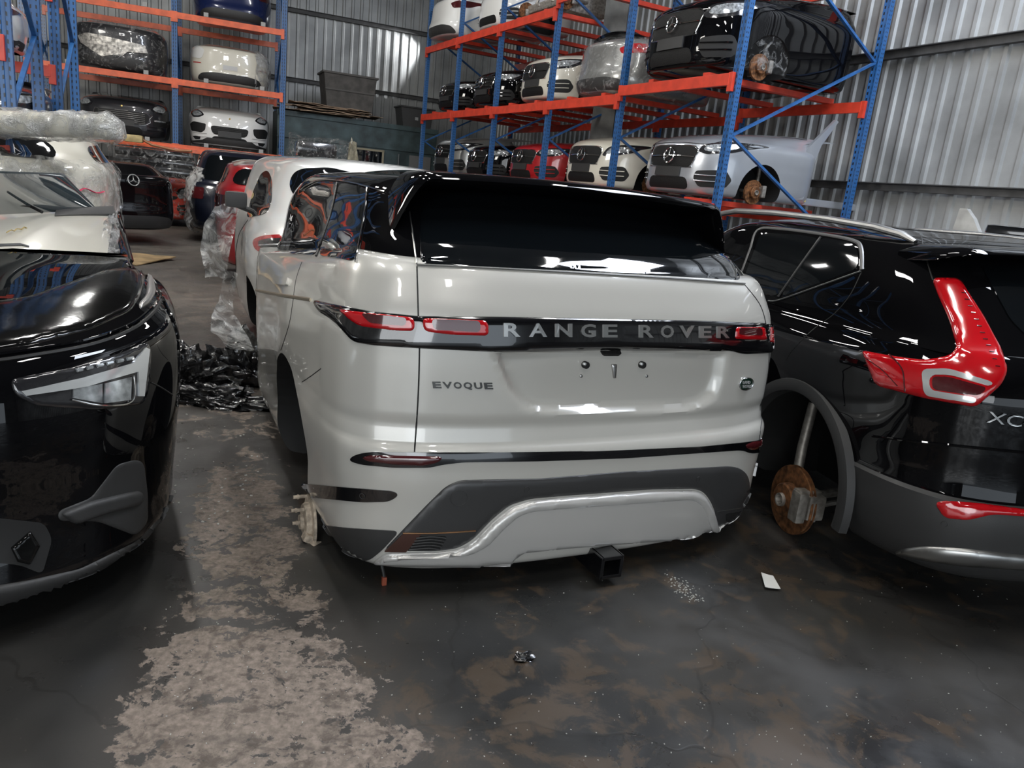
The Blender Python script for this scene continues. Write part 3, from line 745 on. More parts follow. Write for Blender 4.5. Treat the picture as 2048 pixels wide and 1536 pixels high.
dif = P('diffuser', [(767, 1101), (804, 1061), (856, 1007), (892, 972), (920, 960), (1080, 957), (1250, 943), (1462, 932), (1484, 938), (1498, 954), (1503, 1008), (1509, 1012), (1500, 1041), (1434, 1057), (1430, 1022), (1412, 988), (1394, 978), (1304, 979), (1129, 992), (1060, 998), (1020, 1010), (985, 1038), (945, 1080), (915, 1097), (870, 1103)], mat('diffuser_grey', (.055, .055, .056), .38, .35), .008, step=10, round_=5, sm=1)
C.line('copper_edge', [(806, 1064), (870, 1064), (950, 1059)], mat('satin_copper', (.45, .25, .13), .3, 1), .003, .010, parent=dif)
P('corner_panel', [(770, 1100), (807, 1065), (842, 1066), (812, 1101)], mat('copper_brown', (.10, .05, .04), .35, .5), .011, step=5, sm=0, parent=dif)
vn = P('corner_vent', [(830, 1070), (895, 1070), (878, 1097), (812, 1099)], M_dk, .010, step=6, sm=1, parent=dif)
for k in range(5):
    y = 1073+k*5.5; C.line('vent_mesh', [(828-k*3.4+4, y), (862-k*1.5, y-3), (891-k*3, y)], M_pl, .003, .013, parent=dif)
vr = P('corner_vent', [(1448, 1026), (1492, 1020), (1490, 1034), (1450, 1042)], M_dk, .010, step=5, sm=1, parent=dif)
C.line('vent_edge', [(1432, 1021), (1470, 1015), (1508, 1009)], M_alu, .002, .010, parent=dif)
for x, y in ((1052, 977), (1393, 957)): C.ring('parking_sensor', (x, y), .011, .0012, M_pl, .010)
C.ring('parking_sensor', (726, 991), .010, .0012, M_pl, .006); C.ring('tow_eye_cover', (917, 994), .031, .0012, M_pl, .009)
M_sil = mat('silver_skid_paint', (.55, .54, .52), .34, .3, .6, .15)
P('skid_plate', [(742, 1127), (772, 1104), (870, 1104), (915, 1099), (947, 1082), (987, 1040), (1022, 1013), (1060, 1000), (1129, 994), (1304, 981), (1393, 980), (1410, 990), (1428, 1022), (1436, 1060), (1498, 1042), (1492, 1050), (1460, 1064), (1410, 1082), (1362, 1100), (1346, 1081), (1330, 1081), (1140, 1096), (1042, 1106), (1019, 1134), (900, 1133), (790, 1131)], M_sil, .012, step=8, round_=3, sm=1)
P('skid_rim', [(745, 1126), (774, 1106), (870, 1105), (917, 1100), (949, 1082), (988, 1041), (1023, 1014), (1061, 1001), (1129, 995), (1304, 982), (1392, 981), (1409, 991), (1427, 1023), (1438, 1059), (1496, 1044), (1462, 1060), (1425, 1066), (1414, 1050), (1406, 1020), (1392, 1003), (1375, 999), (1130, 1016), (1062, 1022), (1036, 1031), (1008, 1055), (975, 1090), (940, 1108), (880, 1114), (800, 1117)], M_sil, .022, step=6, round_=4, sm=1)
P('sill_cladding', [(611, 1047), (700, 1056), (799, 1062), (764, 1100), (738, 1121), (690, 1118), (645, 1092)], M_pl, .004, step=8, sm=1)
P('door_handle', [(553, 553), (580, 556), (576, 572), (549, 568)], M_white, .012, step=5, sm=1)
C.line('side_moulding', [(502, 578), (560, 590), (622, 600)], mat('champagne_trim', (.35, .30, .22), .3, .8), .008, .002, flat=.6)
# hubs
brake(C.t, 'rear_hub', (-.80, .86, .16), -1, mat('pale_hub', (.33, .28, .22), .7, .3, var=.5, vscale=30))
brake(C.t, 'rear_hub', (.80, .86, .16), 1)
hp = C.Mi @ atd(620, 1042, 3.02)
M_pale = mat('dusty_casting', (.38, .32, .25), .75, .3, var=.6, vscale=30, bump=.6, bscale=40)
Rx = Matrix.Translation(hp) @ Matrix.Rotation(rad(-90), 4, 'Y')
hg = MB().lathe([(0, .045), (.03, .045), (.034, .03), (.075, .028), (.08, .02), (.082, .006), (.115, .004), (.118, -.006), (.05, -.01), (0, -.01)], 36, Rx).build('hub_flange', M_pale, C.t, True)
for k, (px, py) in enumerate(((604, 993), (600, 1020), (602, 1045))):
    q = C.Mi @ atd(px, py, 3.0); MB().tube([(q.x-.035, q.y, q.z), (q.x+.02, q.y, q.z)], .0075, 10).tube([(q.x-.02, q.y, q.z), (q.x-.012, q.y, q.z)], .010, 10).build('wheel_stud', M_pale, C.t, True)
for k, (px, py) in enumerate(((618, 1075), (632, 1096), (648, 1108))):
    q = C.Mi @ atd(px, py, 2.95-.03*k); MB().box(q, (.05, .05, .035), Matrix.Rotation(k*.7, 3, 'X') @ Matrix.Rotation(.5, 3, 'Y'), bev=.008).build('knuckle_fragment', M_pale, C.t, True)
# tow hitch
hx = C.Mi @ (atd(1213, 1123, 2.80))
rc = MB()
for (cx, cz, w, h) in ((0, .04, .105, .016), (0, -.04, .105, .016), (-.045, 0, .016, .096), (.045, 0, .016, .096)): rc.box((hx.x+cx, .06, .085+cz), (w, .26, h), bev=.005)
rc.build('tow_receiver', M_gloss, C.t)
MB().box((hx.x, .12, .085), (.08, .02, .08)).build('receiver_back', M_hub, C.t)
MB().box((hx.x, .28, .22), (1.0, .07, .06), bev=.01).box((hx.x-.10, .14, .17), (.02, .14, .11), bev=.006).box((hx.x-.10, .085, .13), (.03, .05, .05), bev=.01).build('tow_crossbar', M_pl, C.t)
# dangling sensor plug
wp = [C.Mi @ (lambda p: p)(atd(765, 1128, 2.55)), ]
a_ = C.Mi @ atd(762, 1125, 2.62)
wire = MB().tube([(a_.x, a_.y, .20), (a_.x-.002, a_.y-.01, .14), (a_.x-.006, a_.y-.02, .09), (a_.x+.003, a_.y-.03, .05), (a_.x+.006, a_.y-.032, .03)], .006, 8)
wire.build('dangling_wire', M_pl, C.t, True)
MB().box((a_.x+.006, a_.y-.033, .018), (.018, .016, .034), bev=.003).build('wire_plug', mat('plug_orange', (.25, .06, .03), .5), C.t)
MB().box((a_.x+.006, a_.y-.02, .10), (.022, .014, .012), bev=.003).build('wire_clip', M_led, C.t)
# ================================================================ black SUV on the right, rear left quarter
H2 = -14
C = Car('sport_utility_vehicle', 'black SUV at the right edge with tall red tail lamp and silver roof rail', 'car', (2.53, 2.78, 0), H2)
c2 = [(0, 0), (.35, .008), (.58, .03), (.74, .07), (.84, .125), (.91, .205), (.96, .31), (.99, .46), (1.0, .65), (1.0, 1.0), (1.0, 1.3), (.985, 1.9), (.985, 2.6), (.96, 3.3), (.7, 4.1), (0, 4.3)]
def xr(z, w, yr, zf=0., k=1., bl=0.): return [(w*fx+(bl*math.exp(-((fy-.95)/.5)**2) if i > 3 else 0), yr+fy*k, z+zf*max(0, fy-.3)) for i, (fx, fy) in enumerate(c2)]
lo = [xr(.17, .82, .13), xr(.20, .88, .06), xr(.27, .92, .02), xr(.38, .94, 0, bl=.01), xr(.47, .945, 0, bl=.015), xr(.515, .95, .012, bl=.02), xr(.535, .94, .045, bl=.02), xr(.60, .94, .055, bl=.02), xr(.72, .945, .052, bl=.03), xr(.84, .95, .05, bl=.03), xr(.93, .95, .052, bl=.03), xr(.985, .94, .07, bl=.02), xr(1.03, .925, .09, zf=-.01), xr(1.07, .905, .12, zf=-.015), xr(1.085, .88, .14, zf=-.015)]
G = surf(lo, .025, .018, cv=(5, 6), maxu=1.6); V, Fc = closed_body(G); V, Fc = clean(V, Fc); C.skin(V, Fc)
body = mesh('body_shell', V, Fc, [M_black, M_pl, M_dk], C.t, True, 40)
for p in body.data.polygons:
    c = sum((body.data.vertices[i].co for i in p.vertices), Vector())/len(p.vertices)
    if c.z < .527: p.material_index = 1
for s in (-1, 1):
    cv_, cf = cyl_x(s*.50, s*1.2, .93, .30, .41, 48); boolean_cut(body, cv_, cf, M_dk)
for s in (-1, 1):
    # flared arch trim
    b = MB(); V4 = []; F4 = []; n = 44; pr = [(.405, .93), (.412, .985), (.43, .992), (.468, .985), (.476, .95), (.43, .92)]; m_ = len(pr)
    for i in range(n+1):
        a = rad(-10+197*i/n)
        for r, x in pr: V4.append((s*x, .93-math.cos(a)*r, .30+math.sin(a)*r))
    for i in range(n):
        for k in range(m_): F4.append((i*m_+k, i*m_+(k+1) % m_, (i+1)*m_+(k+1) % m_, (i+1)*m_+k))
    V4, F4 = clean(V4, F4); mesh('wheel_arch_trim', V4, F4, M_pl, C.t, True, 35)
    brake(C.t, 'rear_hub', (s*.91, .93, .17), s, r=.17, cy=-.125)
gc2 = [(0, 0), (.35, .01), (.6, .035), (.78, .08), (.88, .14), (.94, .22), (.975, .33), (1.0, .5), (1.01, .9), (1.0, 1.5), (.99, 2.1), (.95, 2.7), (.7, 3.0), (0, 3.15)]
def xg(z, w, yr, L, sag=0, f=.0): k = (L-yr)/3.15; return [(w*fx, yr+fy*k if fy > .5 else yr+fy, z-sag*fx**2-f*max(0, fy-1)) for fx, fy in gc2]
up = [xg(1.06, .90, .11, 3.2), xg(1.09, .885, .15, 3.15), xg(1.20, .85, .26, 3.0), xg(1.32, .80, .38, 2.8), xg(1.41, .75, .50, 2.6), xg(1.46, .70, .56, 2.45, .01), xg(1.49, .63, .62, 2.35, .02), xg(1.51, .5, .75, 2.2, .02), xg(1.52, .25, 1., 1.9, .01)]
G = surf(up, .03, .022, maxu=1.9); V, Fc = closed_body(G); V, Fc = clean(V, Fc); C.skin(V, Fc)
mesh('roof_and_pillars', V, Fc, M_black, C.t, True, 60)
P = C.panel
lm = P('tail_lamp', [(1863, 556), (1919, 557), (1968, 633), (2003, 700), (2016, 741), (2004, 769), (1951, 815), (1849, 797), (1752, 772), (1722, 700), (1782, 711), (1849, 720), (1900, 711), (1914, 694), (1898, 639), (1875, 588)], M_lensred, .016, step=8, round_=6, sm=1)
P('lamp_reverse_lens', [(1846, 741), (1898, 740), (1982, 766), (1978, 774), (1900, 752), (1862, 752), (1862, 780), (1952, 795), (1948, 806), (1852, 790)], M_led, .020, step=5, sm=1, parent=lm)
P('lamp_cell', [(1866, 755), (1898, 756), (1972, 777), (1955, 792), (1868, 779)], M_lensdk, .019, step=5, sm=1, parent=lm)
C.line('lamp_seam', [(1782, 712), (1808, 740), (1814, 783)], M_lensdk, .003, .016, parent=lm); C.line('lamp_seam', [(1732, 716), (1770, 742), (1800, 772)], M_lensdk, .002, .016, parent=lm)
for k in range(12):
    f = k/11; x = 1926+f*66; y = 590+f*145
    C.line('lamp_led_rib', [(x-5, y), (x+4, y+1)], M_lensdk, .0022, .017, parent=lm, sub=2)
P('reflector', [(1869, 1007), (1884, 1001), (1960, 1006), (2048, 1018), (2300, 1050), (2300, 1075), (2048, 1033), (1985, 1029), (1935, 1041), (1888, 1036)], M_lensred, .006, step=7, sm=1, round_=3)
P('skid_trim', [(1784, 1106), (1806, 1097), (1850, 1092), (1920, 1096), (2048, 1110), (2300, 1130), (2300, 1172), (2048, 1141), (1920, 1132), (1840, 1120)], M_alu, .016, step=8, sm=1, round_=8)
C.ring('parking_sensor', (1889, 1048), .011, .001, M_pl, .001)
C.text('letter', 'XC40', 1975, 2095, (823, 838), (844, 861), M_chrome, off=.001, thick=.004, skew=6, bold=.0)
P('number_plate_recess_edge', [(1752, 885), (1800, 826), (1812, 826), (1764, 885)], M_black, .004, step=5, sm=0)
C.line('bumper_crease', [(1745, 872), (1850, 885), (2048, 905)], M_black, .006, .0)
# shut lines
for l in ([(1722, 546), (1700, 590), (1668, 628), (1625, 660), (1585, 700), (1572, 720)], [(1843, 474), (1848, 500), (1862, 548), (1866, 560)]): C.line('shut_line', l, M_seam, .003, -.0005)
# side windows
P('door_window_opening', [(1487, 560), (1522, 466), (1600, 470), (1640, 478), (1600, 530), (1556, 592), (1530, 590)], M_glass, .003, step=7, sm=1)
P('quarter_glass', [(1643, 476), (1700, 485), (1717, 500), (1717, 537), (1640, 566), (1562, 594), (1604, 530)], M_glass, .005, step=7, sm=1)
C.line('window_frame', [(1478, 560), (1500, 500), (1516, 460), (1560, 458), (1640, 468), (1705, 481), (1722, 497), (1724, 540)], mat('frame_grey', (.10, .10, .10), .4, .3), .010, .002, flat=.5)
C.line('window_sill_trim', [(1722, 543), (1640, 572), (1560, 600), (1538, 602)], mat('frame_grey', (.10, .10, .10), .4, .3), .007, .003, flat=.6)
C.line('glass_divider', [(1642, 476), (1603, 530), (1558, 594)], M_pl, .006, .006)
P('rear_window', [(1962, 533), (2050, 536), (2300, 560), (2300, 760), (2100, 720), (2020, 640)], M_glass, .004, step=9, sm=1)
# spoiler
b = MB(); V5 = []; F5 = []; pr = [(.34, .0), (.12, .012), (.02, .004), (0, -.012), (.03, -.03), (.2, -.055), (.34, -.07)]; n = 40; m_ = len(pr)
for i in range(n+1):
    t = -1+2*i/n; a = abs(t); e = max(0, (a-.86)/.14); y = .40+.05*t*t+.1*e**2
    for q, h in pr: V5.append((.74*t, y+q*(1-.3*e), 1.475-.03*t*t-.035*e*e+h*(1-.4*e)))
for i in range(n):
    for k in range(m_): F5.append((i*m_+k, i*m_+(k+1) % m_, (i+1)*m_+(k+1) % m_, (i+1)*m_+k))
F5 += [tuple(range(m_)), tuple(n*m_+k for k in range(m_))]
V5, F5 = clean(V5, F5); mesh('roof_spoiler', V5, F5, M_black, C.t, True, 50)
for s in (-1, 1):
    pts = [(s*.655, .80, 1.455), (s*.665, .88, 1.48), (s*.675, 1.05, 1.50), (s*.685, 1.4, 1.515), (s*.69, 1.9, 1.52), (s*.68, 2.35, 1.51), (s*.66, 2.75, 1.46), (s*.65, 2.85, 1.42)]
    MB().tube(pts, [.012, .02, .022, .022, .022, .022, .02, .012], 10, flat=.8).build('roof_rail', M_alu, C.t, True)
# ================================================================ black car nose on the left
C = Car('sport_utility_vehicle', 'black damaged car nose at the left edge facing the camera, angular bright headlamp', 'car', (-1.77, 1.70, 0), -28)
c3 = [(0, 0), (.3, .015), (.52, .06), (.70, .15), (.82, .26), (.90, .38), (.955, .52), (.985, .68), (1.0, .88), (1.0, 1.15), (.985, 1.42), (.98, 1.46), (0, 1.48)]
def nr(z, w, yr, k=1., cut=1.75, zc=0.): 
    return [(w*fx, yr+fy*k*(cut-yr)/1.48 if fy > 1.1 else yr+fy*k, z+zc*fx**2) for fx, fy in c3]
lo = [nr(.13, .84, .10), nr(.16, .89, .04), nr(.20, .915, .02), nr(.26, .92, .03), nr(.34, .93, .05), nr(.46, .94, .06), nr(.56, .95, .05), nr(.66, .955, .05), nr(.74, .955, .06), nr(.82, .95, .085), nr(.88, .935, .12, .98), nr(.915, .90, .20, .95), nr(.945, .86, .34, .85), nr(.975, .83, .55, .75), nr(1.0, .80, .85, .55), nr(1.02, .78, 1.15, .35), nr(1.03, .77, 1.42, .2)]
G = surf(lo, .022, .018); V, Fc = closed_body(G); V, Fc = clean(V, Fc); C.skin(V, Fc)
body = mesh('body_shell', V, Fc, [M_black, M_dk], C.t, True, 40)
for s in (-1,):
    cv_, cf = cyl_x(s*.55, s*1.2, 1.12, .25, .40, 48); boolean_cut(body, cv_, cf, M_dk)
P = C.panel
hl = P('headlamp', [(20, 759), (146, 734), (240, 706), (294, 682), (303, 700), (300, 773), (288, 808), (195, 820), (73, 812), (30, 790)], M_lampdk, .006, step=8, sm=1, round_=6)
P('daytime_light', [(41, 783), (160, 757), (262, 727), (286, 697), (294, 700), (283, 792), (273, 792), (271, 744), (165, 775), (50, 792)], M_led, .012, step=6, sm=0, parent=hl)
P('lamp_module', [(143, 778), (200, 768), (200, 806), (143, 796)], M_lamp, .012, step=5, sm=0, parent=hl); P('lamp_module', [(206, 767), (258, 754), (256, 799), (206, 806)], M_lamp, .012, step=5, sm=0, parent=hl)
C.line('lamp_trim', [(140, 799), (198, 810), (258, 802), (262, 752)], M_chrome, .003, .012, parent=hl)
for k in range(6): C.line('lamp_eyebrow_cell', [(150+k*20, 742-k*4.5), (162+k*20, 739-k*4.5)], M_lamp, .006, .008, parent=hl, sub=2)
# bonnet edge, film
C.line('bonnet_shut_line', [(-40, 726), (60, 712), (180, 690), (262, 660), (306, 626), (322, 600)], M_seam, .007, .0)
C.line('bonnet_lip', [(-40, 716), (60, 702), (180, 680), (262, 650), (304, 616), (318, 594)], M_black, .006, .004)
P('torn_bonnet_skin', [(-60, 610), (60, 592), (150, 560), (205, 541), (262, 532), (292, 548), (282, 590), (262, 622), (180, 660), (60, 690), (-60, 706)], mat('dull_black_skin', (.003, .003, .003), .10, 0, 0, .1, bump=.12, bscale=7, spec=.4), .010, step=9, sm=1, round_=8)
P('fender_tear', [(296, 545), (306, 556), (312, 585), (300, 608), (282, 617), (276, 608), (292, 590)], M_alu, .012, step=5, sm=1, round_=4)
C.line('fender_edge', [(296, 545), (322, 590), (352, 660), (357, 700)], M_black, .006, .002)
C.line('bumper_shut_line', [(302, 765), (322, 775), (345, 790)], M_seam, .003, 0)
P('intake_surround', [(234, 929), (272, 919), (288, 926), (296, 990), (296, 1045), (272, 1072), (196, 1043), (117, 1042), (116, 1022), (182, 996)], M_pl, .004, step=7, sm=1, round_=4)
P('intake_bar', [(116, 1026), (180, 1001), (252, 984), (283, 979), (284, 1008), (200, 1032), (150, 1050)], M_pl, .018, step=6, sm=1, round_=6)
P('lower_lip', [(-60, 1180), (60, 1160), (160, 1138), (275, 1082), (335, 1018), (352, 985), (357, 1012), (340, 1052), (280, 1107), (160, 1172), (60, 1206), (-60, 1225)], M_pl, .012, step=8, sm=1, round_=8)
P('broken_grille_opening', [(-60, 1030), (88, 1046), (104, 1078), (84, 1148), (40, 1130), (-60, 1120)], M_dk, .003, step=7, sm=1)
P('crumpled_shard', [(20, 1095), (60, 1060), (80, 1092), (60, 1130), (34, 1124)], mat('dull_black_skin', (.01, .01, .01), .32), .012, step=5, sm=0, round_=4)
# ================================================================ car halves stored on the racks
M_cream = mat('cream_white_paint', (.66, .63, .54), .3, 0, 1., .04)
M_silver = mat('silver_paint', (.42, .44, .47), .3, .55, 1., .04)
M_redp = mat('red_paint', (.36, .008, .012), .3, .1, 1., .04)
M_redo = mat('orange_red_paint', (.55, .045, .025), .35, 0, 1., .06)
M_grey = mat('grey_paint', (.30, .30, .29), .3, .5, 1., .05)
M_dgrey = mat('dark_grey_paint', (.028, .028, .032), .3, .3, 1., .04)
M_navy = mat('navy_paint', (.010, .018, .075), .25, .1, 1., .03)
M_wht = mat('plain_white_paint', (.72, .72, .70), .3, 0, 1., .04)
M_mesh = mat('grille_mesh', (.004, .004, .004), .55, .0, bump=.6, bscale=120, spec=.3)
M_clrlens = mat('clear_lens', (.40, .42, .43), .1, .4, 1., .02, var=.8, vscale=30)
cN = [(0, 0), (.3, .012), (.52, .05), (.70, .13), (.82, .23), (.90, .35), (.955, .48), (.985, .62), (1.0, .80), (1.0, 1.05), (.985, 1.40), (.98, 1.44), (0, 1.46)]
def nose_rows(w=.92, cut=1.55, h=.84, k=1., blunt=0.):
    def r(z, f, yr, c=None):
        c = c or cut; return [(w*f*fx, yr+fy*k*(1-blunt*.4) if fy < 1.1 else yr+(c-yr)*(fy/1.46), z) for fx, fy in cN]
    s = h/.84
    return [r(.03*s, .88, .10), r(.055*s, .94, .03), r(.14*s, .975, .0), r(.28*s, .99, .0), r(.42*s, .995, .01), r(.52*s, 1.0, .03), r(.60*s, .995, .06), r(.655*s, .97, .12), r(.70*s, .93, .24), r(.745*s, .89, .44), r(.78*s, .86, .70), r(.81*s, .83, 1.0), r(.835*s, .80, 1.25), r(.84*s, .76, 1.4)]
def inflate(name, V, Fc, m, parent, off=.02, amp=.02, keep=None, sc=4., seed=0, drape=0.):
    """loose plastic wrap following a skin"""
    from mathutils import noise as nz
    bm = bmesh.new(); vs = [bm.verts.new(v) for v in V]
    for f in Fc:
        if keep and not keep(sum((Vector(V[i]) for i in f), Vector())/len(f)): continue
        try: bm.faces.new([vs[i] for i in f])
        except ValueError: pass
    bmesh.ops.delete(bm, geom=[v for v in bm.verts if not v.link_faces], context='VERTS')
    bm.normal_update()
    for v in bm.verts:
        p = v.co*sc+Vector((seed*7.3, 0, 0)); a = nz.noise(p)+.5*nz.noise(p*2.3)
        v.co = v.co+v.normal*(off+amp*(a+.6*abs(nz.noise(p*1.7))))
    me = bpy.data.meshes.new(name); bm.to_mesh(me); bm.free(); me.materials.append(m); me.shade_smooth()
    return link(name, me, parent)
def star(C, c, r, how='rear', off=.02, m=M_chrome, parent=None, plate=True):
    h, nn = C.cast(c[0], c[1], how); Rm = nn.to_track_quat('Z', 'Y').to_matrix()
    # keep the upright arm upright
    zl = Vector((0, 0, 1)); y_ = (zl-nn*zl.dot(nn)).normalized(); x_ = y_.cross(nn).normalized(); Rm = Matrix((x_, y_, nn)).transposed()
    M = Matrix.Translation(h+nn*off) @ Rm.to_4x4(); b = MB()
    b.lathe([(r+.10*r*math.cos(a), .10*r*math.sin(a)) for a in [2*math.pi*k/8 for k in range(9)]], 36, M)
    for k in range(3):
        a = math.pi/2+2*math.pi*k/3; P = [(math.cos(a)*r, math.sin(a)*r, 0), (math.cos(a+2.0)*r*.13, math.sin(a+2.0)*r*.13, 0), (0, 0, r*.16), (math.cos(a-2.0)*r*.13, math.sin(a-2.0)*r*.13, 0), (0, 0, -.05*r)]
        b.add([M @ Vector(p) for p in P], [(0, 1, 2), (0, 2, 3), (0, 3, 4), (0, 4, 1)])
    return b.build('star_emblem', m, parent or C.t, True, 20)
def mir(poly): return [(-x, y) for x, y in reversed(poly)]
def both(C, name, poly, m, **k):
    return [C.panel(name, p, m, how='rear', **k) for p in (poly, mir(poly))]
def rackloc(i, z, shift=0., fwd=0.):
    P, Q = RP[i], RP[i+1]; return P.lerp(Q, .5)+(Q-P).normalized()*shift+nR*(.10+fwd)+Vector((0, 0, z))
LZ0, LZ1, LZ1b = 1.50+.145, 2.93+.145, 3.04+.145
def nose(name, label, cat, loc, hd, paint, w=.92, cut=1.55, h=.84, style='star', lamp=None, bars=1, plate=True, arch=True, disc=False, intake=None, wrap=False, grp=None, blunt=0.):
    C = Car(name, label, cat, loc, hd, grp); s = h/.84; a = w/.92
    G = surf(nose_rows(w, cut, h, blunt=blunt), .045, .035); V, Fc = closed_body(G); V, Fc = clean(V, Fc); C.skin(V, Fc); C.bV, C.bF = V, Fc
    b = mesh('body_shell', V, Fc, [paint, M_dk], C.t, True, 40)
    if arch:
        for q in (-1, 1):
            cv_, cf = cyl_x(q*.5, q*1.2, .86, .14, .36, 40); boolean_cut(b, cv_, cf, M_dk)
        if disc: brake(C.t, 'front_hub', (.80, .86, .14), 1, r=.16)
    st = .035; X = lambda P: [(x*a, z*s) for x, z in P]
    lp = lamp or [(.46, .50), (.60, .47), (.80, .50), (.89, .60), (.90, .66), (.70, .635), (.52, .595)]
    for o in both(C, 'headlamp', X(lp), M_lampdk, off=.006, step=st, sm=1): pass
    c_ = (sum(p[0] for p in lp)/len(lp), sum(p[1] for p in lp)/len(lp)); li = [(c_[0]+(x-c_[0])*.72, c_[1]+(y-c_[1])*.62) for x, y in lp]
    both(C, 'lamp_reflector', X(li), M_clrlens, off=.010, step=st, sm=1)
    if style == 'star':
        gp = X([(-.44, .56), (-.47, .50), (-.42, .36), (-.36, .335), (.36, .335), (.42, .36), (.47, .50), (.44, .56), (.30, .585), (-.30, .585)])
        g = C.panel('grille', gp, M_mesh, .004, 'rear', step=st, sm=1)
        C.line('grille_surround', gp+[gp[0]], M_chrome, .007, .006, 'rear', parent=g, sub=2)
        for k in range(bars):
            z = (.46+.035*(k-(bars-1)/2)*2)*s
            C.line('grille_bar', [(-.44*a, z), (0, z+.004), (.44*a, z)], M_chrome, .008, .012, 'rear', parent=g, sub=6)
        star(C, (0, .46*s), .10, off=.035)
    elif style == 'crest':
        for kk in range(6): pass
        gp = X([(-.40, .42), (-.42, .36), (-.36, .25), (.36, .25), (.42, .36), (.40, .42)])
        g = C.panel('grille', gp, M_dk, .004, 'rear', step=st, sm=1)
        for k in range(4): z = (.28+.035*k)*s; C.line('grille_bar', [(-.37*a, z), (.37*a, z)], M_pl, .006, .010, 'rear', parent=g, sub=8)
        C.disc('crest_badge', (0, .585*s), .022, mat('gold_badge', (.5, .36, .12), .3, .9), .004, 'rear')
    elif style == 'slats':
        gp = X([(-.52, .50), (-.55, .40), (-.46, .27), (.46, .27), (.55, .40), (.52, .50)])
        g = C.panel('grille', gp, M_dk, .004, 'rear', step=st, sm=1)
        C.line('grille_surround', gp+[gp[0]], M_alu, .006, .008, 'rear', parent=g, sub=2)
        for k in range(6): z = (.295+.035*k)*s; C.line('grille_bar', [(-.46*a, z), (.46*a, z)], M_grey, .006, .010, 'rear', parent=g, sub=8)
        C.disc('crest_badge', (0, .585*s), .022, mat('gold_badge', (.5, .36, .12), .3, .9), .004, 'rear')
    if intake is None: intake = [(.50, .30), (.48, .22), (.56, .12), (.80, .13), (.84, .22), (.80, .33)]
    for o in both(C, 'side_intake', X(intake), M_dk, off=.004, step=st, sm=1):
        pass
    for z in (.19, .255):
        for q in (-1, 1): C.line('intake_fin', [(q*.50*a, z*s), (q*.66*a, z*s), (q*.80*a, (z+.01)*s)], paint, .008, .012, 'rear', sub=5)
    C.panel('lower_intake', X([(-.38, .22), (-.42, .08), (.42, .08), (.38, .22)]), M_mesh, .004, 'rear', step=st, sm=1)
    if plate: C.panel('plate_carrier', [(-.26, .225*s), (-.26, .335*s), (.26, .335*s), (.26, .225*s)], M_pl, .022, 'rear', step=st, sm=0)
    if wrap:
        inflate('stretch_wrap', V, Fc, M_film, C.t, .025, .03, keep=lambda c: c.y < cut-.1 and c.z > .08, seed=hash(label) % 9 if False else len(label) % 9)
    return C
HR = 61.3
# lowest visible level of the long rack
c = nose('car_nose', 'silver car nose with round star badge and door piece, nearest on the lower level', 'car part', rackloc(4, LZ0), HR, M_silver, w=.94, cut=1.75, h=.94, disc=True, lamp=[(.47, .52), (.60, .49), (.82, .53), (.90, .60), (.90, .66), (.70, .645), (.50, .60)])
nose_e = c
c = nose('car_nose', 'cream white car nose with star grille, between the red and silver noses', 'car part', rackloc(3, LZ0), HR, M_cream, w=.92, cut=1.7, h=.93, disc=True, lamp=[(.48, .46), (.62, .44), (.84, .52), (.91, .64), (.72, .62), (.55, .58)])
c = nose('car_nose', 'red car nose with star grille on the lower level', 'car part', rackloc(2, LZ0), HR, M_redp, w=.91, cut=1.7, h=.84)
c = nose('car_nose', 'black car nose with star badge left of the red nose', 'car part', rackloc(1, LZ0), HR, M_black, w=.90, cut=1.5, h=.80)
c = nose('car_nose', 'silver off-road car nose with twin chrome bars, farthest on the lower level', 'car part', rackloc(0, LZ0, .05), HR, M_grey, w=.90, cut=1.4, h=.98, bars=2, blunt=.6)
# middle level
c = nose('car_nose', 'wrapped black car front with star badge above the silver nose', 'car part', rackloc(4, LZ1b, -.02, -.25), HR, M_black, w=.97, cut=2.3, h=1.08, disc=True, wrap=True)
wrapped = c
c = nose('car_nose', 'white car nose with black grille on the middle level', 'car part', rackloc(2, LZ1, .15), HR, M_cream, w=.92, cut=1.7, h=.92, bars=1)
c = nose('car_nose', 'black car nose with upright star mascot on the bonnet', 'car part', rackloc(1, LZ1, .05), HR, M_black, w=.88, cut=1.5, h=.84, bars=3)
MB().tube([(0, .32, .72), (0, .32, .80)], .006, 8).lathe([(.035+.005*math.cos(a), .005*math.sin(a)) for a in [k*math.pi/3 for k in range(7)]], 20, Matrix.Translation((0, .32, .83)) @ Matrix.Rotation(math.pi/2, 4, 'X')).build('bonnet_mascot', M_chrome, c.t)
c = nose('car_nose', 'black car nose at the far end of the middle level', 'car part', rackloc(0, LZ1), HR, M_black, w=.86, cut=1.4, h=.78)
# door piece, bonnet shut line and sill of the silver half
C = nose_e
C.line('bonnet_shut_line', [(.60, .67), (.68, .74), (.70, .78)], M_seam, .006, .0, 'rear', sub=6)
C.line('bonnet_shut_line', [(.45, .86), (.8, .89), (1.5, .91), (1.7, .915)], M_seam, .007, .0, 'right', sub=6)
C.line('bonnet_shut_line', [(-.60, .675), (0, .70), (.60, .675)], M_seam, .006, .0, 'rear', sub=8)
b = MB().prism([(1.42, .10), (1.50, .60), (1.62, .80), (2.05, 1.22), (2.10, 1.20), (1.86, .86), (1.78, .60), (1.74, .20), (1.70, .12)], .05, Matrix.Translation((.90, 0, 0)) @ Matrix.Rotation(math.pi/2, 4, 'Z') @ Matrix.Diagonal((1, 1, 1, 1)))
b.build('door_pillar', M_silver, C.t)
MB().box((.78, 2.1, .10), (.16, 1.5, .10), bev=.02).build('sill_rail', M_silver, C.t)
MB().box((.87, 1.75, .12), (.01, .07, .05)).build('yellow_sticker', mat('yellow_tag', (.6, .45, .1), .5), C.t)
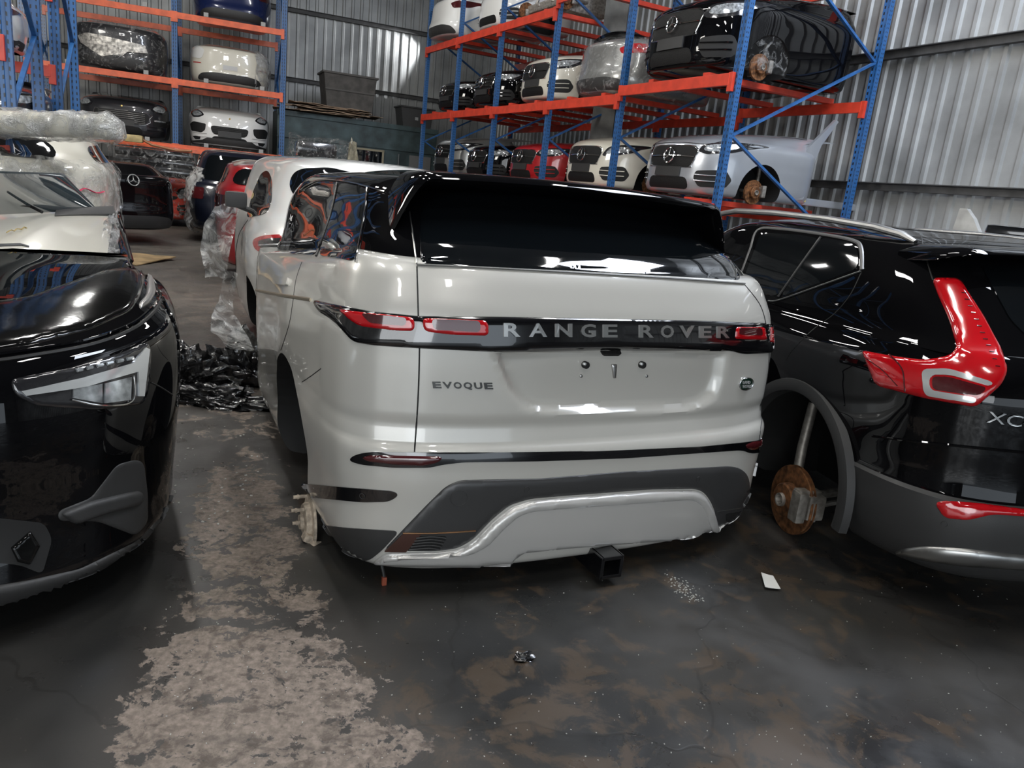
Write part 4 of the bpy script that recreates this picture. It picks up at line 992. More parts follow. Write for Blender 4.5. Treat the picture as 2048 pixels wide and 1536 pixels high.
# wrapped grey tail on the middle level
def tail_rows(w, cut, h, lean=.35):
    def r(z, f, yr): return [(w*f*fx, yr+(fy if fy < 1.1 else fy*(cut-yr)/1.46), z) for fx, fy in cN]
    s = h/.95
    return [r(.03*s, .86, .12), r(.06*s, .93, .04), r(.15*s, .97, .0), r(.30*s, .99, .0), r(.38*s, 1, .03), r(.50*s, 1., .05), r(.62*s, .99, .06), r(.72*s, .97, .07), r(.78*s, .93, .11), r(.80*s, .90, .18), r(.86*s, .84, .18+lean), r(.92*s, .78, .2+lean*1.8), r(.95*s, .66, .3+lean*2.4)]
def tail(name, label, cat, loc, hd, paint, w=.90, cut=1.5, h=.95, lamp=None, lampm=None, plate=False, wrap=False, spoiler=False, lean=.35, diffuser=True):
    C = Car(name, label, cat, loc, hd); s = h/.95
    G = surf(tail_rows(w, cut, h, lean), .045, .035); V, Fc = closed_body(G); V, Fc = clean(V, Fc); C.skin(V, Fc); C.bV, C.bF = V, Fc
    mesh('body_shell', V, Fc, [paint, M_dk], C.t, True, 40)
    lp = lamp or [(.52, .66), (.60, .56), (.84, .58), (.89, .70), (.70, .72)]
    both(C, 'tail_lamp', [(x*w/.9, z*s) for x, z in lp], lampm or M_lensdk, off=.008, step=.035, sm=1)
    if diffuser: C.panel('rear_valance', [(-.66, .20*s), (-.72, .06*s), (.72, .06*s), (.66, .20*s), (.4, .24*s), (-.4, .24*s)], M_pl, .006, 'rear', step=.04, sm=1)
    if plate:
        C.panel('plate_recess', [(-.36, .30*s), (-.30, .46*s), (.30, .46*s), (.36, .30*s)], paint, .004, 'rear', step=.04, sm=1)
        q = C.panel('number_plate', [(-.16, .32*s), (-.16, .42*s), (.16, .42*s), (.16, .32*s)], mat('plate_white', (.5, .5, .5), .4), .012, 'rear', step=.04, sm=0)
    if spoiler:
        b = MB()
        V5 = []; F5 = []; pr = [(.02, .10), (0, .14), (.04, .16), (.22, .12), (.2, .08)]; n = 16
        for i in range(n+1):
            t = -1+2*i/n
            for q, hh in pr: V5.append((t*.55, .25+q+.06*t*t, .80*s+hh-.06*t*t))
        m_ = 5
        for i in range(n):
            for k in range(m_): F5.append((i*m_+k, i*m_+(k+1) % m_, (i+1)*m_+(k+1) % m_, (i+1)*m_+k))
        F5 += [tuple(range(m_)), tuple(n*m_+k for k in range(m_))]
        V5, F5 = clean(V5, F5); mesh('boot_spoiler', V5, F5, M_gloss, C.t, True)
    if wrap: inflate('stretch_wrap', V, Fc, M_film, C.t, .02, .03, keep=lambda c: c.y < cut-.1, seed=3)
    return C
c = tail('car_tail', 'wrapped silver grey car tail with black spoiler on the middle level', 'car part', rackloc(3, LZ1), HR, M_grey, w=.90, cut=1.7, h=.98, lamp=[(.50, .64), (.56, .56), (.86, .60), (.89, .72), (.70, .71)], lampm=M_lensred, wrap=True, spoiler=True)
# top level
c = tail('car_tail', 'white bumper end hanging over the top level at the far end', 'car part', rackloc(0, 4.56, 0, -.35), HR, M_wht, w=.92, cut=1.3, h=.95)
c = nose('car_nose', 'cut white car shell on the top level, second bay', 'car part', rackloc(1, 4.56), HR, M_wht, w=.90, cut=1.4, h=.9, style='none', plate=False)
C = Car('engine_subframe', 'bare axle with rusty brake disc on the top level', 'car part', rackloc(2, 4.56), HR)
MB().box((0, .3, .2), (1.4, .2, .14), bev=.03).box((0, .9, .3), (.7, .8, .4), bev=.06).tube([(-.7, .3, .2), (-.3, .9, .3)], .03).tube([(.7, .3, .2), (.3, .9, .3)], .03).build('subframe', M_hub, C.t)
brake(C.t, 'axle_hub', (-.72, .2, .17), -1); brake(C.t, 'axle_hub', (.72, .2, .17), 1)
# left-hand rack (seen square on)
def lrloc(P, Q, z, shift=0., fwd=0.): return P.lerp(Q, .5)+dL*shift+nL*(.10+fwd)+Vector((0, 0, z))
HL = -22
c = nose('car_nose', 'white car nose with wide black grille, lower level beside the right post', 'car part', lrloc(LPA, LPB, 1.74), HL, M_wht, w=.93, cut=1.5, h=.98, style='crest', lamp=[(.60, .66), (.56, .61), (.66, .56), (.80, .55), (.86, .62), (.84, .70), (.70, .72)], intake=[(.52, .44), (.54, .32), (.62, .26), (.84, .28), (.88, .42), (.80, .47)])
C = c
C.panel('lower_valance', [(-.93, .01), (-.86, .10), (-.60, .15), (-.5, .21), (.5, .21), (.60, .15), (.86, .10), (.93, .01), (.8, .02), (-.8, .02)], M_pl, .008, 'rear', step=.05, sm=0)
both(C, 'fog_lamp', [(.64, .23), (.66, .15), (.76, .14), (.82, .21)], M_lampdk, off=.008, step=.03, sm=1)
c = nose('car_nose', 'dark grey car nose with horizontal slats, lower level left bay', 'car part', lrloc(LPZ, LPA, 1.74, .35), HL, M_dgrey, w=.95, cut=1.5, h=.98, style='slats', lamp=[(.60, .64), (.56, .58), (.66, .52), (.84, .51), (.90, .60), (.86, .68), (.70, .70)], intake=[(.62, .40), (.62, .30), (.70, .26), (.90, .28), (.92, .40)])
both(c, 'fog_lamp', [(.66, .42), (.66, .455), (.88, .46), (.88, .43)], M_clrlens, off=.01, step=.03, sm=0)
c = tail('car_tail', 'white sports car tail with number plate on the middle level', 'car part', lrloc(LPA, LPB, 3.17), HL, M_cream, w=.90, cut=1.5, h=.98, plate=True, lamp=[(.56, .70), (.60, .55), (.66, .50), (.84, .54), (.88, .72), (.72, .80)], lampm=M_wht)
both(c, 'side_reflector', [(.62, .42), (.64, .44), (.80, .45), (.80, .43)], M_lensred, off=.008, step=.03, sm=0)
inflate('stretch_wrap', c.bV, c.bF, M_filmd, c.t, .02, .05, keep=lambda q: q.x > .55 and q.y < 1.2, seed=2)
c = tail('car_tail', 'dark blue car tail on the upper level of the left-hand rack', 'car part', lrloc(LPA, LPB, 4.57, .05), HL, M_navy, w=.88, cut=1.5, h=.95)
c = tail('car_tail', 'wrapped car tail with torn bare metal, middle level left bay', 'car part', lrloc(LPZ, LPA, 3.17, .3), HL, M_dgrey, w=.98, cut=1.5, h=1.12, wrap=True, diffuser=True, lampm=M_dgrey)
c.panel('torn_metal', [(-.78, .62), (-.6, .70), (-.1, .66), (.55, .60), (.60, .44), (.2, .40), (.1, .30), (-.1, .30), (-.3, .24), (-.5, .34), (-.72, .48)], mat('torn_alloy', (.42, .40, .37), .45, .6, var=.9, vscale=14, bump=1., bscale=14), .03, 'rear', step=.04, sm=0)
for x in (-.03, .03): MB().lathe([(.035, 0), (.035, .06), (.03, .06), (.03, 0)], 20, Matrix.Translation((x*1.3, .0, .30)) @ Matrix.Rotation(math.pi/2, 4, 'X')).build('tail_pipe', M_chrome, c.t)
# small white rest blocks on the beams
def block(P, lab):
    o = MB().box((0, 0, 0), (.10, .09, .09), bev=.006).build('rest_block', mat('foam_block', (.38, .38, .37), .8)); o.location = P; o.rotation_euler = (0, 0, rad(22)); tag(o, lab, 'block', 'foam blocks on the orange beams')
for (P, Q, bn) in ((LPA, LPB, 'right'), (LPZ, LPA, 'left')):
    for z, ln in ((1.65, 'lower'), (3.08, 'middle'), (4.48, 'upper')):
        if (bn, ln) == ('left', 'upper'): pass
        for f, sd in ((.28, 'left'), (.80, 'right')):
            p = P.lerp(Q, f); block((p.x-nL.x*.05, p.y-nL.y*.05, z+.11), 'small pale block on the %s orange beam, %s bay, %s one' % (ln, bn, sd))
# ================================================================ things standing about on the floor
from mathutils import noise as NZ
def patch(name, c4, m, n=16, bulge=0., thick=.02, parent=None, nz=0., nsc=4., seed=0):
    """curved sheet between four corners (a b along the bottom, d c along the top)"""
    a, b, c, d = [Vector(p) for p in c4]; nn = ((b-a).cross(d-a)).normalized(); V = []; Fc = []
    for s in (0, 1):
        for i in range(n+1):
            for j in range(n+1):
                u, v = i/n, j/n; p = (a*(1-u)+b*u)*(1-v)+(d*(1-u)+c*u)*v
                q = bulge*math.sin(math.pi*u)**.7*math.sin(math.pi*(.15+.7*v)) if bulge else 0
                if nz: q += nz*(NZ.noise(p*nsc+Vector((seed, 0, 0)))+.5*NZ.noise(p*nsc*2.7))
                V.append(p+nn*(q-s*thick))
    N1 = (n+1)**2
    for i in range(n):
        for j in range(n):
            k = i*(n+1)+j; Fc += [(k, k+n+1, k+n+2, k+1), (k+N1, k+1+N1, k+n+2+N1, k+n+1+N1)]
    for i in range(n):
        for (k, l) in ((i, i+1), ((i+1)*(n+1)-1+0, (i+2)*(n+1)-1), ((n)*(n+1)+i, n*(n+1)+i+1), (i*(n+1), (i+1)*(n+1))): Fc.append((k, l, l+N1, k+N1))
    V, Fc = clean(V, Fc); return mesh(name, V, Fc, m, parent, True, 40)
def heap(name, c, sx, sy, sz, m, rz=0., seed=0, sub=5, amp=.5, sc=2.2, kind=None, label=None, cat=None):
    bm = bmesh.new(); bmesh.ops.create_icosphere(bm, subdivisions=sub, radius=1)
    for v in bm.verts:
        p = v.co.copy(); q = p*sc+Vector((seed*3.1, seed, 0))
        k = 1+amp*(NZ.noise(q)+.6*abs(NZ.noise(q*2.2))*1.4+.35*abs(NZ.noise(q*5))-.3)
        v.co = p*k; v.co.z = max(v.co.z, -.12)
    bm.transform(Matrix.Rotation(rz, 4, 'Z') @ Matrix.Diagonal((sx, sy, sz, 1)))
    zmin = min(v.co.z for v in bm.verts)
    bm.transform(Matrix.Translation((0, 0, -zmin)))
    me = bpy.data.meshes.new(name); bm.to_mesh(me); bm.free(); me.materials.append(m); me.shade_smooth(); me.set_sharp_from_angle(angle=rad(50))
    o = link(name, me); o.location = c; return tag(o, label, cat, kind=kind)
# ---- white SUV beyond the middle car
Om = EV0+_X*(.06)+_Y*2.66
C = Car('estate_car', 'white car beyond the silver SUV, red-rimmed oval tail lamp, side wrapped in plastic', 'car', Om, -27)
c4 = [(0, 0), (.35, .012), (.6, .05), (.76, .11), (.87, .20), (.93, .31), (.97, .45), (.99, .62), (1.0, .85), (1.0, 1.2), (1.0, 1.6), (.99, 2.0), (.98, 2.35), (.97, 2.45), (0, 2.5)]
def mrw(z, w, yr, zf=0, bl=0): return [(w*fx+(bl*math.exp(-((fy-.95)/.5)**2) if i > 3 else 0), yr+fy, z+zf*max(0, fy-.3)) for i, (fx, fy) in enumerate(c4)]
lo = [mrw(.20, .84, .10), mrw(.24, .89, .03), mrw(.40, .93, 0), mrw(.58, .93, .01, bl=.03), mrw(.75, .94, .05, bl=.05), mrw(.90, .935, .07, bl=.05), mrw(1.02, .92, .10, bl=.03), mrw(1.12, .885, .17, bl=.01), mrw(1.17, .85, .24), mrw(1.28, .80, .40), mrw(1.40, .74, .56), mrw(1.50, .68, .66), mrw(1.555, .58, .78), mrw(1.585, .42, 1.0), mrw(1.595, .2, 1.3)]
G = surf(lo, .035, .025, maxu=1.8); V, Fc = closed_body(G); V, Fc = clean(V, Fc); C.skin(V, Fc)
b = mesh('body_shell', V, Fc, [M_wht, M_dk], C.t, True, 60)
for s in (-1, 1):
    cv_, cf = cyl_x(s*.5, s*1.2, .98, .28, .39, 40); boolean_cut(b, cv_, cf, M_dk)
P = C.panel
tl = P('tail_lamp', [(507, 480), (528, 472), (560, 470), (600, 470), (600, 512), (560, 514), (530, 509), (511, 498)], M_lensred, .012, step=5, sm=1)
P('lamp_cell', [(518, 483), (540, 478), (600, 476), (600, 506), (560, 507), (528, 501)], M_lampdk, .016, step=5, sm=1, parent=tl); C.line('lamp_led_rib', [(522, 492), (560, 490), (598, 491)], M_led, .006, .016, parent=tl)
P('side_window', [(493, 436), (506, 385), (523, 346), (537, 340), (545, 360), (544, 400), (536, 424), (520, 432)], M_glass, .004, step=5, sm=1)
P('rear_window', [(578, 372), (586, 348), (604, 338), (660, 336), (720, 350), (740, 380), (640, 410), (592, 398)], M_glass, .006, step=8, sm=1)
C.line('shut_line', [(496, 440), (478, 470), (470, 520), (468, 560)], M_seam, .004, 0)
mb = MB().box((0, 0, 0), (.16, .10, .12), bev=.03); mp = C.Mi @ atd(472, 399, 6.35); mb.build('door_mirror', M_pl, C.t, True).location = mp
MB().tube([(mp.x, mp.y, mp.z-.04), (mp.x+.18, mp.y+.02, mp.z-.10)], .02).build('mirror_arm', M_pl, C.t)
# its loose plastic sheeting
def drape(name, pts, m, w=.35, n=40, seed=0, label=None, amp=.07, z0=None):
    """hanging crumpled sheet: polyline of (px, py, dist, halfwidth px)"""
    V = []; Fc = []; k = 14
    for i in range(n+1):
        t = i/n*(len(pts)-1); a = min(int(t), len(pts)-2); f = t-a; q = [pts[a][j]*(1-f)+pts[a+1][j]*f for j in range(4)]
        for j in range(k+1):
            u = j/k*2-1; p = atd(q[0]+u*q[3], q[1], q[2]+.10*u); d = Vector(p-CAM).normalized()
            V.append(p+d*(amp*1.6*(NZ.noise(p*7+Vector((seed, 0, 0)))+.6*NZ.noise(p*17)))+Vector((0, 0, .02*NZ.noise(p*11))))
    for i in range(n):
        for j in range(k): Fc.append((i*(k+1)+j, i*(k+1)+j+1, (i+1)*(k+1)+j+1, (i+1)*(k+1)+j))
    for v in V: v.z = max(v.z, .01)
    o = mesh(name, V, Fc, m, None, True, 0); return tag(o, label, 'plastic sheet')
drape('plastic_sheet', [(455, 410, 6.6, 25), (440, 450, 6.6, 32), (430, 500, 6.5, 30), (432, 540, 6.4, 22), (440, 555, 6.4, 30)], M_filmd, label='clear crumpled plastic hanging below the white car door mirror', seed=4)
drape('plastic_sheet', [(462, 545, 5.9, 14), (452, 600, 5.6, 14), (445, 630, 5.4, 22), (455, 660, 5.2, 34), (485, 700, 4.9, 24)], M_filmd, label='clear bubbled plastic trailing on the floor beside the white car', seed=9)
# ---- black SUV further in, red car, red nose
def simple_rows(w, L, hb, hr, lean=.5, bow=1.):
    def r(z, f, yr): return [(w*f*fx, yr+fy*bow if fy < 1.1 else yr+(L-yr)*fy/1.46, z) for fx, fy in cN]
    return [r(.22, .88, .10), r(.26, .94, .02), r(.45, .99, 0), r(.7*hb, 1, .03), r(.85*hb, 1, .05), r(hb, .97, .10), r(hb*1.03, .94, .14), r(hb+(hr-hb)*.4, .87, .14+lean*.35), r(hb+(hr-hb)*.75, .80, .14+lean*.7), r(hr-.06, .74, .14+lean), r(hr-.02, .62, .3+lean), r(hr, .3, .6+lean)]
def simple_car(name, label, loc, hd, paint, w=.9, L=3.2, hb=1.0, hr=1.55, lean=.5, lamp=None, lampm=None, win=True):
    C = Car(name, label, 'car', loc, hd); G = surf(simple_rows(w, L, hb, hr, lean), .05, .04); V, Fc = closed_body(G); V, Fc = clean(V, Fc); C.skin(V, Fc); C.bV, C.bF = V, Fc
    b = mesh('body_shell', V, Fc, [paint, M_dk], C.t, True, 60)
    for s in (-1, 1):
        cv_, cf = cyl_x(s*.5, s*1.3, .92, .30, .37, 36); boolean_cut(b, cv_, cf, M_dk)
    if win: C.panel('rear_window', [(-.66, hb+.06), (-.55, hr-.12), (.55, hr-.12), (.66, hb+.06)], M_glass, .008, 'rear', step=.05, sm=1)
    for s, h in ((-1, 'left'), (1, 'right')):
        C.panel('side_window', [(.75, hb+.06), (.95, hr-.14), (1.5, hr-.12), (1.5, hb+.05)], M_glass, .008, h, step=.06, sm=1)
        if L < 2.7: continue
        C.panel('side_window', [(1.58, hb+.05), (1.58, hr-.12), (2.3, hr-.13), (2.5, hb+.04)], M_glass, .008, h, step=.06, sm=1)
    both(C, 'tail_lamp', lamp or [(.62, hb-.28), (.60, hb-.08), (.90, hb-.08), (.92, hb-.28)], lampm or M_lensdk, off=.012, step=.04, sm=1)
    return C
c = simple_car('sport_utility_vehicle', 'dark navy SUV with torn wrap on its side, far down the aisle', atd(480, 430, 14.6).xy.to_3d(), -20, mat('navy_black_paint', (.006, .008, .016), .25, 0, 1., .03), w=.92, hb=1.05, hr=1.66)
inflate('stretch_wrap', c.bV, c.bF, M_filmd, c.t, .03, .08, keep=lambda q: q.x < -.6 and q.y > .3 and q.z < 1.3, seed=5)
c = simple_car('hatchback_car', 'red and grey car between the navy SUV and the white car', atd(580, 420, 9.8).xy.to_3d(), -24, M_redp, w=.82, L=1.7, hb=1.15, hr=1.52, lean=.6)
c.panel('roof_panel', [(-.6, .85), (.6, .85), (.6, 1.6), (-.6, 1.6)], M_grey, .01, 'top', step=.08, sm=1)
c = nose('car_nose', 'red car front under clear wrap on the floor by the orange rack', 'car part', (atd(305, 430, 17.6)).xy.to_3d()+Vector((0, 0, .12)), -24, M_redo, w=.88, cut=1.3, h=.95, style='none', plate=False, arch=False)
C = c
C.panel('grille', [(-.5, .52), (-.44, .44), (.44, .44), (.5, .52)], M_mesh, .006, 'rear', step=.04, sm=1); both(C, 'headlamp', [(.46, .54), (.52, .46), (.84, .58), (.86, .72), (.66, .70)], M_clrlens, off=.012, step=.04, sm=1)
inflate('stretch_wrap', C.bV, C.bF, M_film, C.t, .02, .03, keep=lambda q: q.y < 1.1, seed=2)
C = tail('car_tail', 'black saloon boot with star badge standing in the aisle', 'car part', atd(270, 440, 13.6).xy.to_3d()+Vector((0, 0, .22)), -50, mat('boot_black_paint', (.003, .003, .0035), .2, 0, .6, .05, spec=.1), w=.88, cut=1.4, h=1.06, lampm=M_black, lean=.1)
star(C, (0, .80), .085, off=.05, m=M_led)
C.text('letter', 'E350e', -.52, -.30, (.70, .70), (.64, .64), M_led, 'rear', .002, .004)
# bundle, muffler and loose beams by the rack
t = thing('wrapped_bundle', 'long black bundle in clear wrap lying on the red car front', 'bundle', atd(310, 320, 17.3).xy.to_3d()+Vector((0, 0, 1.0)), rad(20))
b = MB().box((0, 0, .12), (1.5, .5, .20), bev=.07).box((.03, .02, .30), (1.45, .45, .18), bev=.07).box((0, 0, .46), (1.4, .42, .16), bev=.06); b.build('bumper_stack', mat('bundle_black', (.008, .008, .009), .2, 0, 1.), t, True)
bm_ = MB().box((0, 0, .28), (1.62, .62, .62), bev=.10); V, Fc = clean(bm_.v, bm_.f); 
me = bmesh.new(); [me.verts.new(v) for v in V]; me.verts.ensure_lookup_table(); [me.faces.new([me.verts[i] for i in f]) for f in Fc]; bmesh.ops.subdivide_edges(me, edges=me.edges[:], cuts=7, use_grid_fill=True); me.verts.index_update()
inflate('stretch_wrap', [v.co.copy() for v in me.verts], [tuple(v.index for v in f.verts) for f in me.faces], M_film, t, .0, .05, seed=1); me.free()
t = thing('exhaust_muffler', 'brown exhaust pipe with tan muffler box lying on the wrapped bundle', 'exhaust', atd(290, 292, 17.0).xy.to_3d()+Vector((0, 0, 1.66)), rad(18))
MB().box((-.20, 0, .04), (.34, .18, .14), bev=.04).build('muffler', mat('tan_metal', (.42, .33, .16), .5, .3, var=.3), t, True)
MB().tube([(-.37, 0, .03), (-.52, .02, -.03), (-.60, .0, -.10)], .025).tube([(-.03, 0, .03), (.12, .02, -.04), (.55, .02, -.10), (.85, 0, -.08)], .025).build('pipe', mat('brown_pipe', (.32, .15, .08), .5, .4), t, True)
o = MB().box((0, 0, 0), (2.1, .10, .05)).box((0, .08, .02), (2.1, .02, .10)).build('loose_beam', M_org); p = atd(300, 298, 17.5); o.location = (p.x, p.y, 1.60); o.rotation_euler = (0, rad(2), rad(22)); tag(o, 'orange loose channel lying below the lower beam of the left rack', 'metal channel')
# cardboard on the floor
p = atd(280, 500, 11.8).xy.to_3d()
o = patch('cardboard_sheet', [(p.x-.5, p.y-.5, .03), (p.x+.22, p.y-.55, .02), (p.x+.30, p.y+.45, .05), (p.x-.5, p.y+.5, .03)], mat('plywood_tan', (.36, .25, .13), .7, var=.4, vscale=6), 10, .0, .012, nz=.01); tag(o, 'tan board lying flat on the dusty floor', 'board')
# black plastic heap
p1 = atz(420, 760, .08)
heap('black_plastic_heap', (p1.x-.22, p1.y+.05, 0), .36, .24, .22, M_bag, .3, 2, label='crumpled shiny black plastic on the floor behind the left car', cat='plastic sheeting')
heap('black_plastic_heap', (p1.x+.12, p1.y+.28, 0), .30, .13, .26, M_bag, .2, 6, label='taller black plastic mound next to the silver SUV side', cat='plastic sheeting')
heap('black_plastic_heap', (p1.x+.12, p1.y-.22, 0), .36, .12, .10, M_bag, .0, 8, label='low ridge of black plastic nearest the camera', cat='plastic sheeting')
# ---- cream wrapped car behind the black nose
C = simple_car('saloon_car', 'cream car under clear crinkled wrap behind the black nose', atd(-112, 400, 6.6).xy.to_3d(), -24, M_cream, w=.96, L=1.85, hb=1.30, hr=1.62, lean=.62, lamp=[(.62, .95), (.60, 1.08), (.92, 1.02), (.94, .90)], lampm=M_cream)
inflate('stretch_wrap', C.bV, C.bF, film('crinkle_wrap', (.92, .91, .86), lo=.10, hi=.8, scale=7., thr=(.42, .62)), C.t, .02, .035, keep=lambda q: q.z < 1.36 and q.y < 1.6, seed=6, sc=5.)
C.line('red_marking', [(.72, 1.18), (.76, 1.15), (.80, 1.17), (.86, 1.14), (.90, 1.15)], mat('red_marker', (.5, .02, .08), .6), .012, .035, 'rear', flat=.4)
# wrapped bumper on its roof
a, b_ = atd(-60, 243, 6.9), atd(238, 256, 6.4)
d = (b_-a); n = 46; V = []; Fc = []; k = 18
for i in range(n+1):
    f = i/n; c = a+d*f; e = min(1, (1-abs(2*f-1))*9); 
    for j in range(k):
        th = 2*math.pi*j/k; ry, rz_ = .13*(.6+.4*e), .085*(.7+.3*e); cx = math.copysign(abs(math.cos(th))**.6, math.cos(th)); sz = math.copysign(abs(math.sin(th))**.6, math.sin(th))
        p = c+Vector((-d.y, d.x, 0)).normalized()*ry*cx+Vector((0, 0, rz_*sz)); V.append(p+Vector((0, 0, .012*NZ.noise(p*9))))
for i in range(n):
    for j in range(k): Fc.append((i*k+j, i*k+(j+1) % k, (i+1)*k+(j+1) % k, (i+1)*k+j))
Fc += [tuple(range(k)), tuple(n*k+j for j in range(k))]
V, Fc = clean(V, Fc); t = thing('wrapped_bumper', 'long cream bumper in clear wrap lying across the cream car roof', 'wrapped bumper', (0, 0, 0))
c0 = (a+b_)/2; t.location = c0; mesh('bumper_bar', [v-c0 for v in V], Fc, M_cream, t, True, 60); inflate('stretch_wrap', [v-c0 for v in V], Fc, M_filmd, t, .012, .025, seed=1, sc=9.)
# ---- cream bonnet with windscreen behind the black nose
t = thing('bonnet_and_windscreen', 'cream bonnet and windscreen with wiper resting behind the black nose', 'car part', (0, 0, 0))
def A3(x, y, z): return atz(x, y, z)
W_ = lambda L: [Vector(p) for p in L]
patch('bonnet', [A3(-60, 524, 1.00), A3(214, 512, .98), A3(228, 424, 1.10), A3(-60, 432, 1.12)], M_cream, 18, .03, .03, t)
patch('windscreen', [A3(-60, 432, 1.13), A3(196, 420, 1.12), A3(130, 350, 1.32), A3(-60, 345, 1.34)], mat('pale_glass', (.05, .065, .07), .06, .2, 1., .02), 16, .0, .012, t)
patch('cowl_panel', [A3(110, 431, 1.115), A3(232, 428, 1.10), A3(226, 412, 1.14), A3(112, 420, 1.135)], M_pl, 8, .01, .02, t)
pp = [A3(-40, 424, 1.14), A3(20, 408, 1.18), A3(60, 412, 1.165), A3(84, 424, 1.145)]
MB().tube(pp, .008, 8).tube([q+Vector((0, 0, .012)) for q in pp[:3]], .004, 6).build('wiper', M_dk, t, True)
patch('wing_edge', [A3(222, 520, .93), A3(268, 522, .90), A3(240, 424, 1.06), A3(214, 422, 1.10)], M_black, 12, .02, .03, t)
patch('stretch_wrap', [A3(200, 522, .96), A3(240, 526, .94), A3(236, 424, 1.10), A3(208, 420, 1.12)], M_filmd, 16, .02, .004, t, nz=.03, nsc=14)
MB().tube([A3(222, 425, 1.09), A3(248, 470, 1.02), A3(262, 521, .92)], .007, 8).build('gasket', M_seam, t, True)
MB().tube([A3(-40, 492, 1.04), A3(40, 489, 1.04), A3(58, 494, 1.03)], .014, 8, flat=.5).build('bonnet_catch', M_pl, t, True)
patch('rear_apron', [A3(-60, 545, .99), A3(265, 528, .95), A3(212, 500, .97), A3(-60, 516, .99)], mat('apron_wrap', (.03, .03, .03), .12, 0, 1., .03, bump=.9, bscale=9), 16, .02, .02, t)
C2 = None
for i, (x0, y0, w_) in enumerate(((6, 462, 50), (14, 474, 40))):
    pts = [A3(x0+w_*k/8, y0-9*k/8+2.2*math.sin(k*2.3+i), 1.062+.0*k) for k in range(9)]
    MB().tube([p+Vector((0, 0, .024)) for p in pts], .0025, 5).build('yellow_crayon_writing', mat('crayon_yellow', (.45, .33, .10), .8), t)
# ---- back of the shed: steel cabin, crates, cardboard
R = rot_to(dB); 
pc = atd(722, 240, 21.2); cbn = thing('steel_cabin', 'dark teal steel cabin against the back wall between the racks', 'cabin', (pc.x, pc.y, 0), math.atan2(dB.y, dB.x))
M_teal = mat('teal_steel', (.035, .055, .058), .5, .2, var=.6, vscale=3)
MB().box((0, .6, 1.42), (4.2, 1.2, 2.84), bev=.02).build('cabin_shell', M_teal, cbn)
MB().box((0, -.02, 2.78), (4.24, .05, .12)).box((0, -.02, 2.20), (4.22, .04, .03)).build('cabin_rail', M_teal, cbn)
MB().box((.25, -.03, 1.75), (.7, .04, .7), bev=.01).build('cabin_window', M_glass, cbn); MB().box((.25, -.045, 2.12), (.8, .04, .05)).box((.62, -.045, 1.75), (.05, .04, .75)).box((-.12, -.045, 1.75), (.05, .04, .75)).build('window_frame', mat('old_cream', (.25, .22, .15), .6), cbn)
MB().box((1.05, -.05, 1.3), (.02, .03, 1.6)).build('cabin_pipe', M_alu, cbn); MB().box((1.65, -.03, 1.5), (.6, .02, 1.2)).build('cabin_door', mat('cabin_grey', (.12, .12, .12), .6), cbn)
def onc(x, y, z): v = cbn.matrix_basis @ Vector((x, y, z)); return v
rzb = math.atan2(dB.y, dB.x)
t = thing('storage_tub', 'large grey-brown tub on top of the steel cabin', 'tub', onc(-.30, .5, 3.06), rzb)
b = MB(); b.v = []; 
for (x0, x1, z0, z1) in ((-.60, .60, 0, .85),):
    P = [(-.58, 0), (.58, 0), (.68, .85), (-.68, .85)]; b.prism(P, .9, Matrix.Translation((0, -.45, 0)))
b.build('tub_body', mat('tub_grey', (.06, .055, .05), .7, var=.4), t); MB().box((0, 0, .85), (1.44, .98, .05), bev=.01).box((0, -.46, .45), (1.28, .04, .04)).build('tub_rim', mat('tub_rim_grey', (.08, .075, .07), .7), t)
t = thing('storage_tub', 'black tub with white tag on the right end of the cabin', 'tub', onc(1.55, .5, 2.85), rzb)
MB().prism([(-.38, 0), (.38, 0), (.46, .50), (-.46, .50)], .7, Matrix.Translation((0, -.35, 0))).build('tub_body', M_pl, t); MB().box((0, 0, .50), (.98, .78, .04), bev=.01).build('tub_rim', M_pl, t); MB().box((-.02, -.36, .22), (.09, .01, .08)).build('white_tag', M_led, t)
M_card = mat('torn_cardboard', (.28, .20, .14), .85, var=.6, vscale=5)
rng = random.Random(4)
for k in range(9):
    w_ = rng.uniform(1.2, 2.6); o = patch('flattened_carton', [Vector((-w_/2, -.5, 0)), Vector((w_/2, -.5-.1*rng.random(), 0)), Vector((w_/2, .4, .02)), Vector((-w_/2, .45, .02))], M_card, 14, 0, .012, nz=.03, nsc=2.6, seed=k*2.)
    o.location = onc(-.85+rng.uniform(-.35, .45), .30+rng.uniform(-.1, .1), 2.875+k*.024); o.rotation_euler = (rad(rng.uniform(-2, 2)), rad(rng.uniform(-2, 2)), rzb+rad(rng.uniform(-8, 8)))
    tag(o, 'brown torn carton in the flattened pile on the steel cabin', 'cardboard', 'flattened cartons on the cabin')
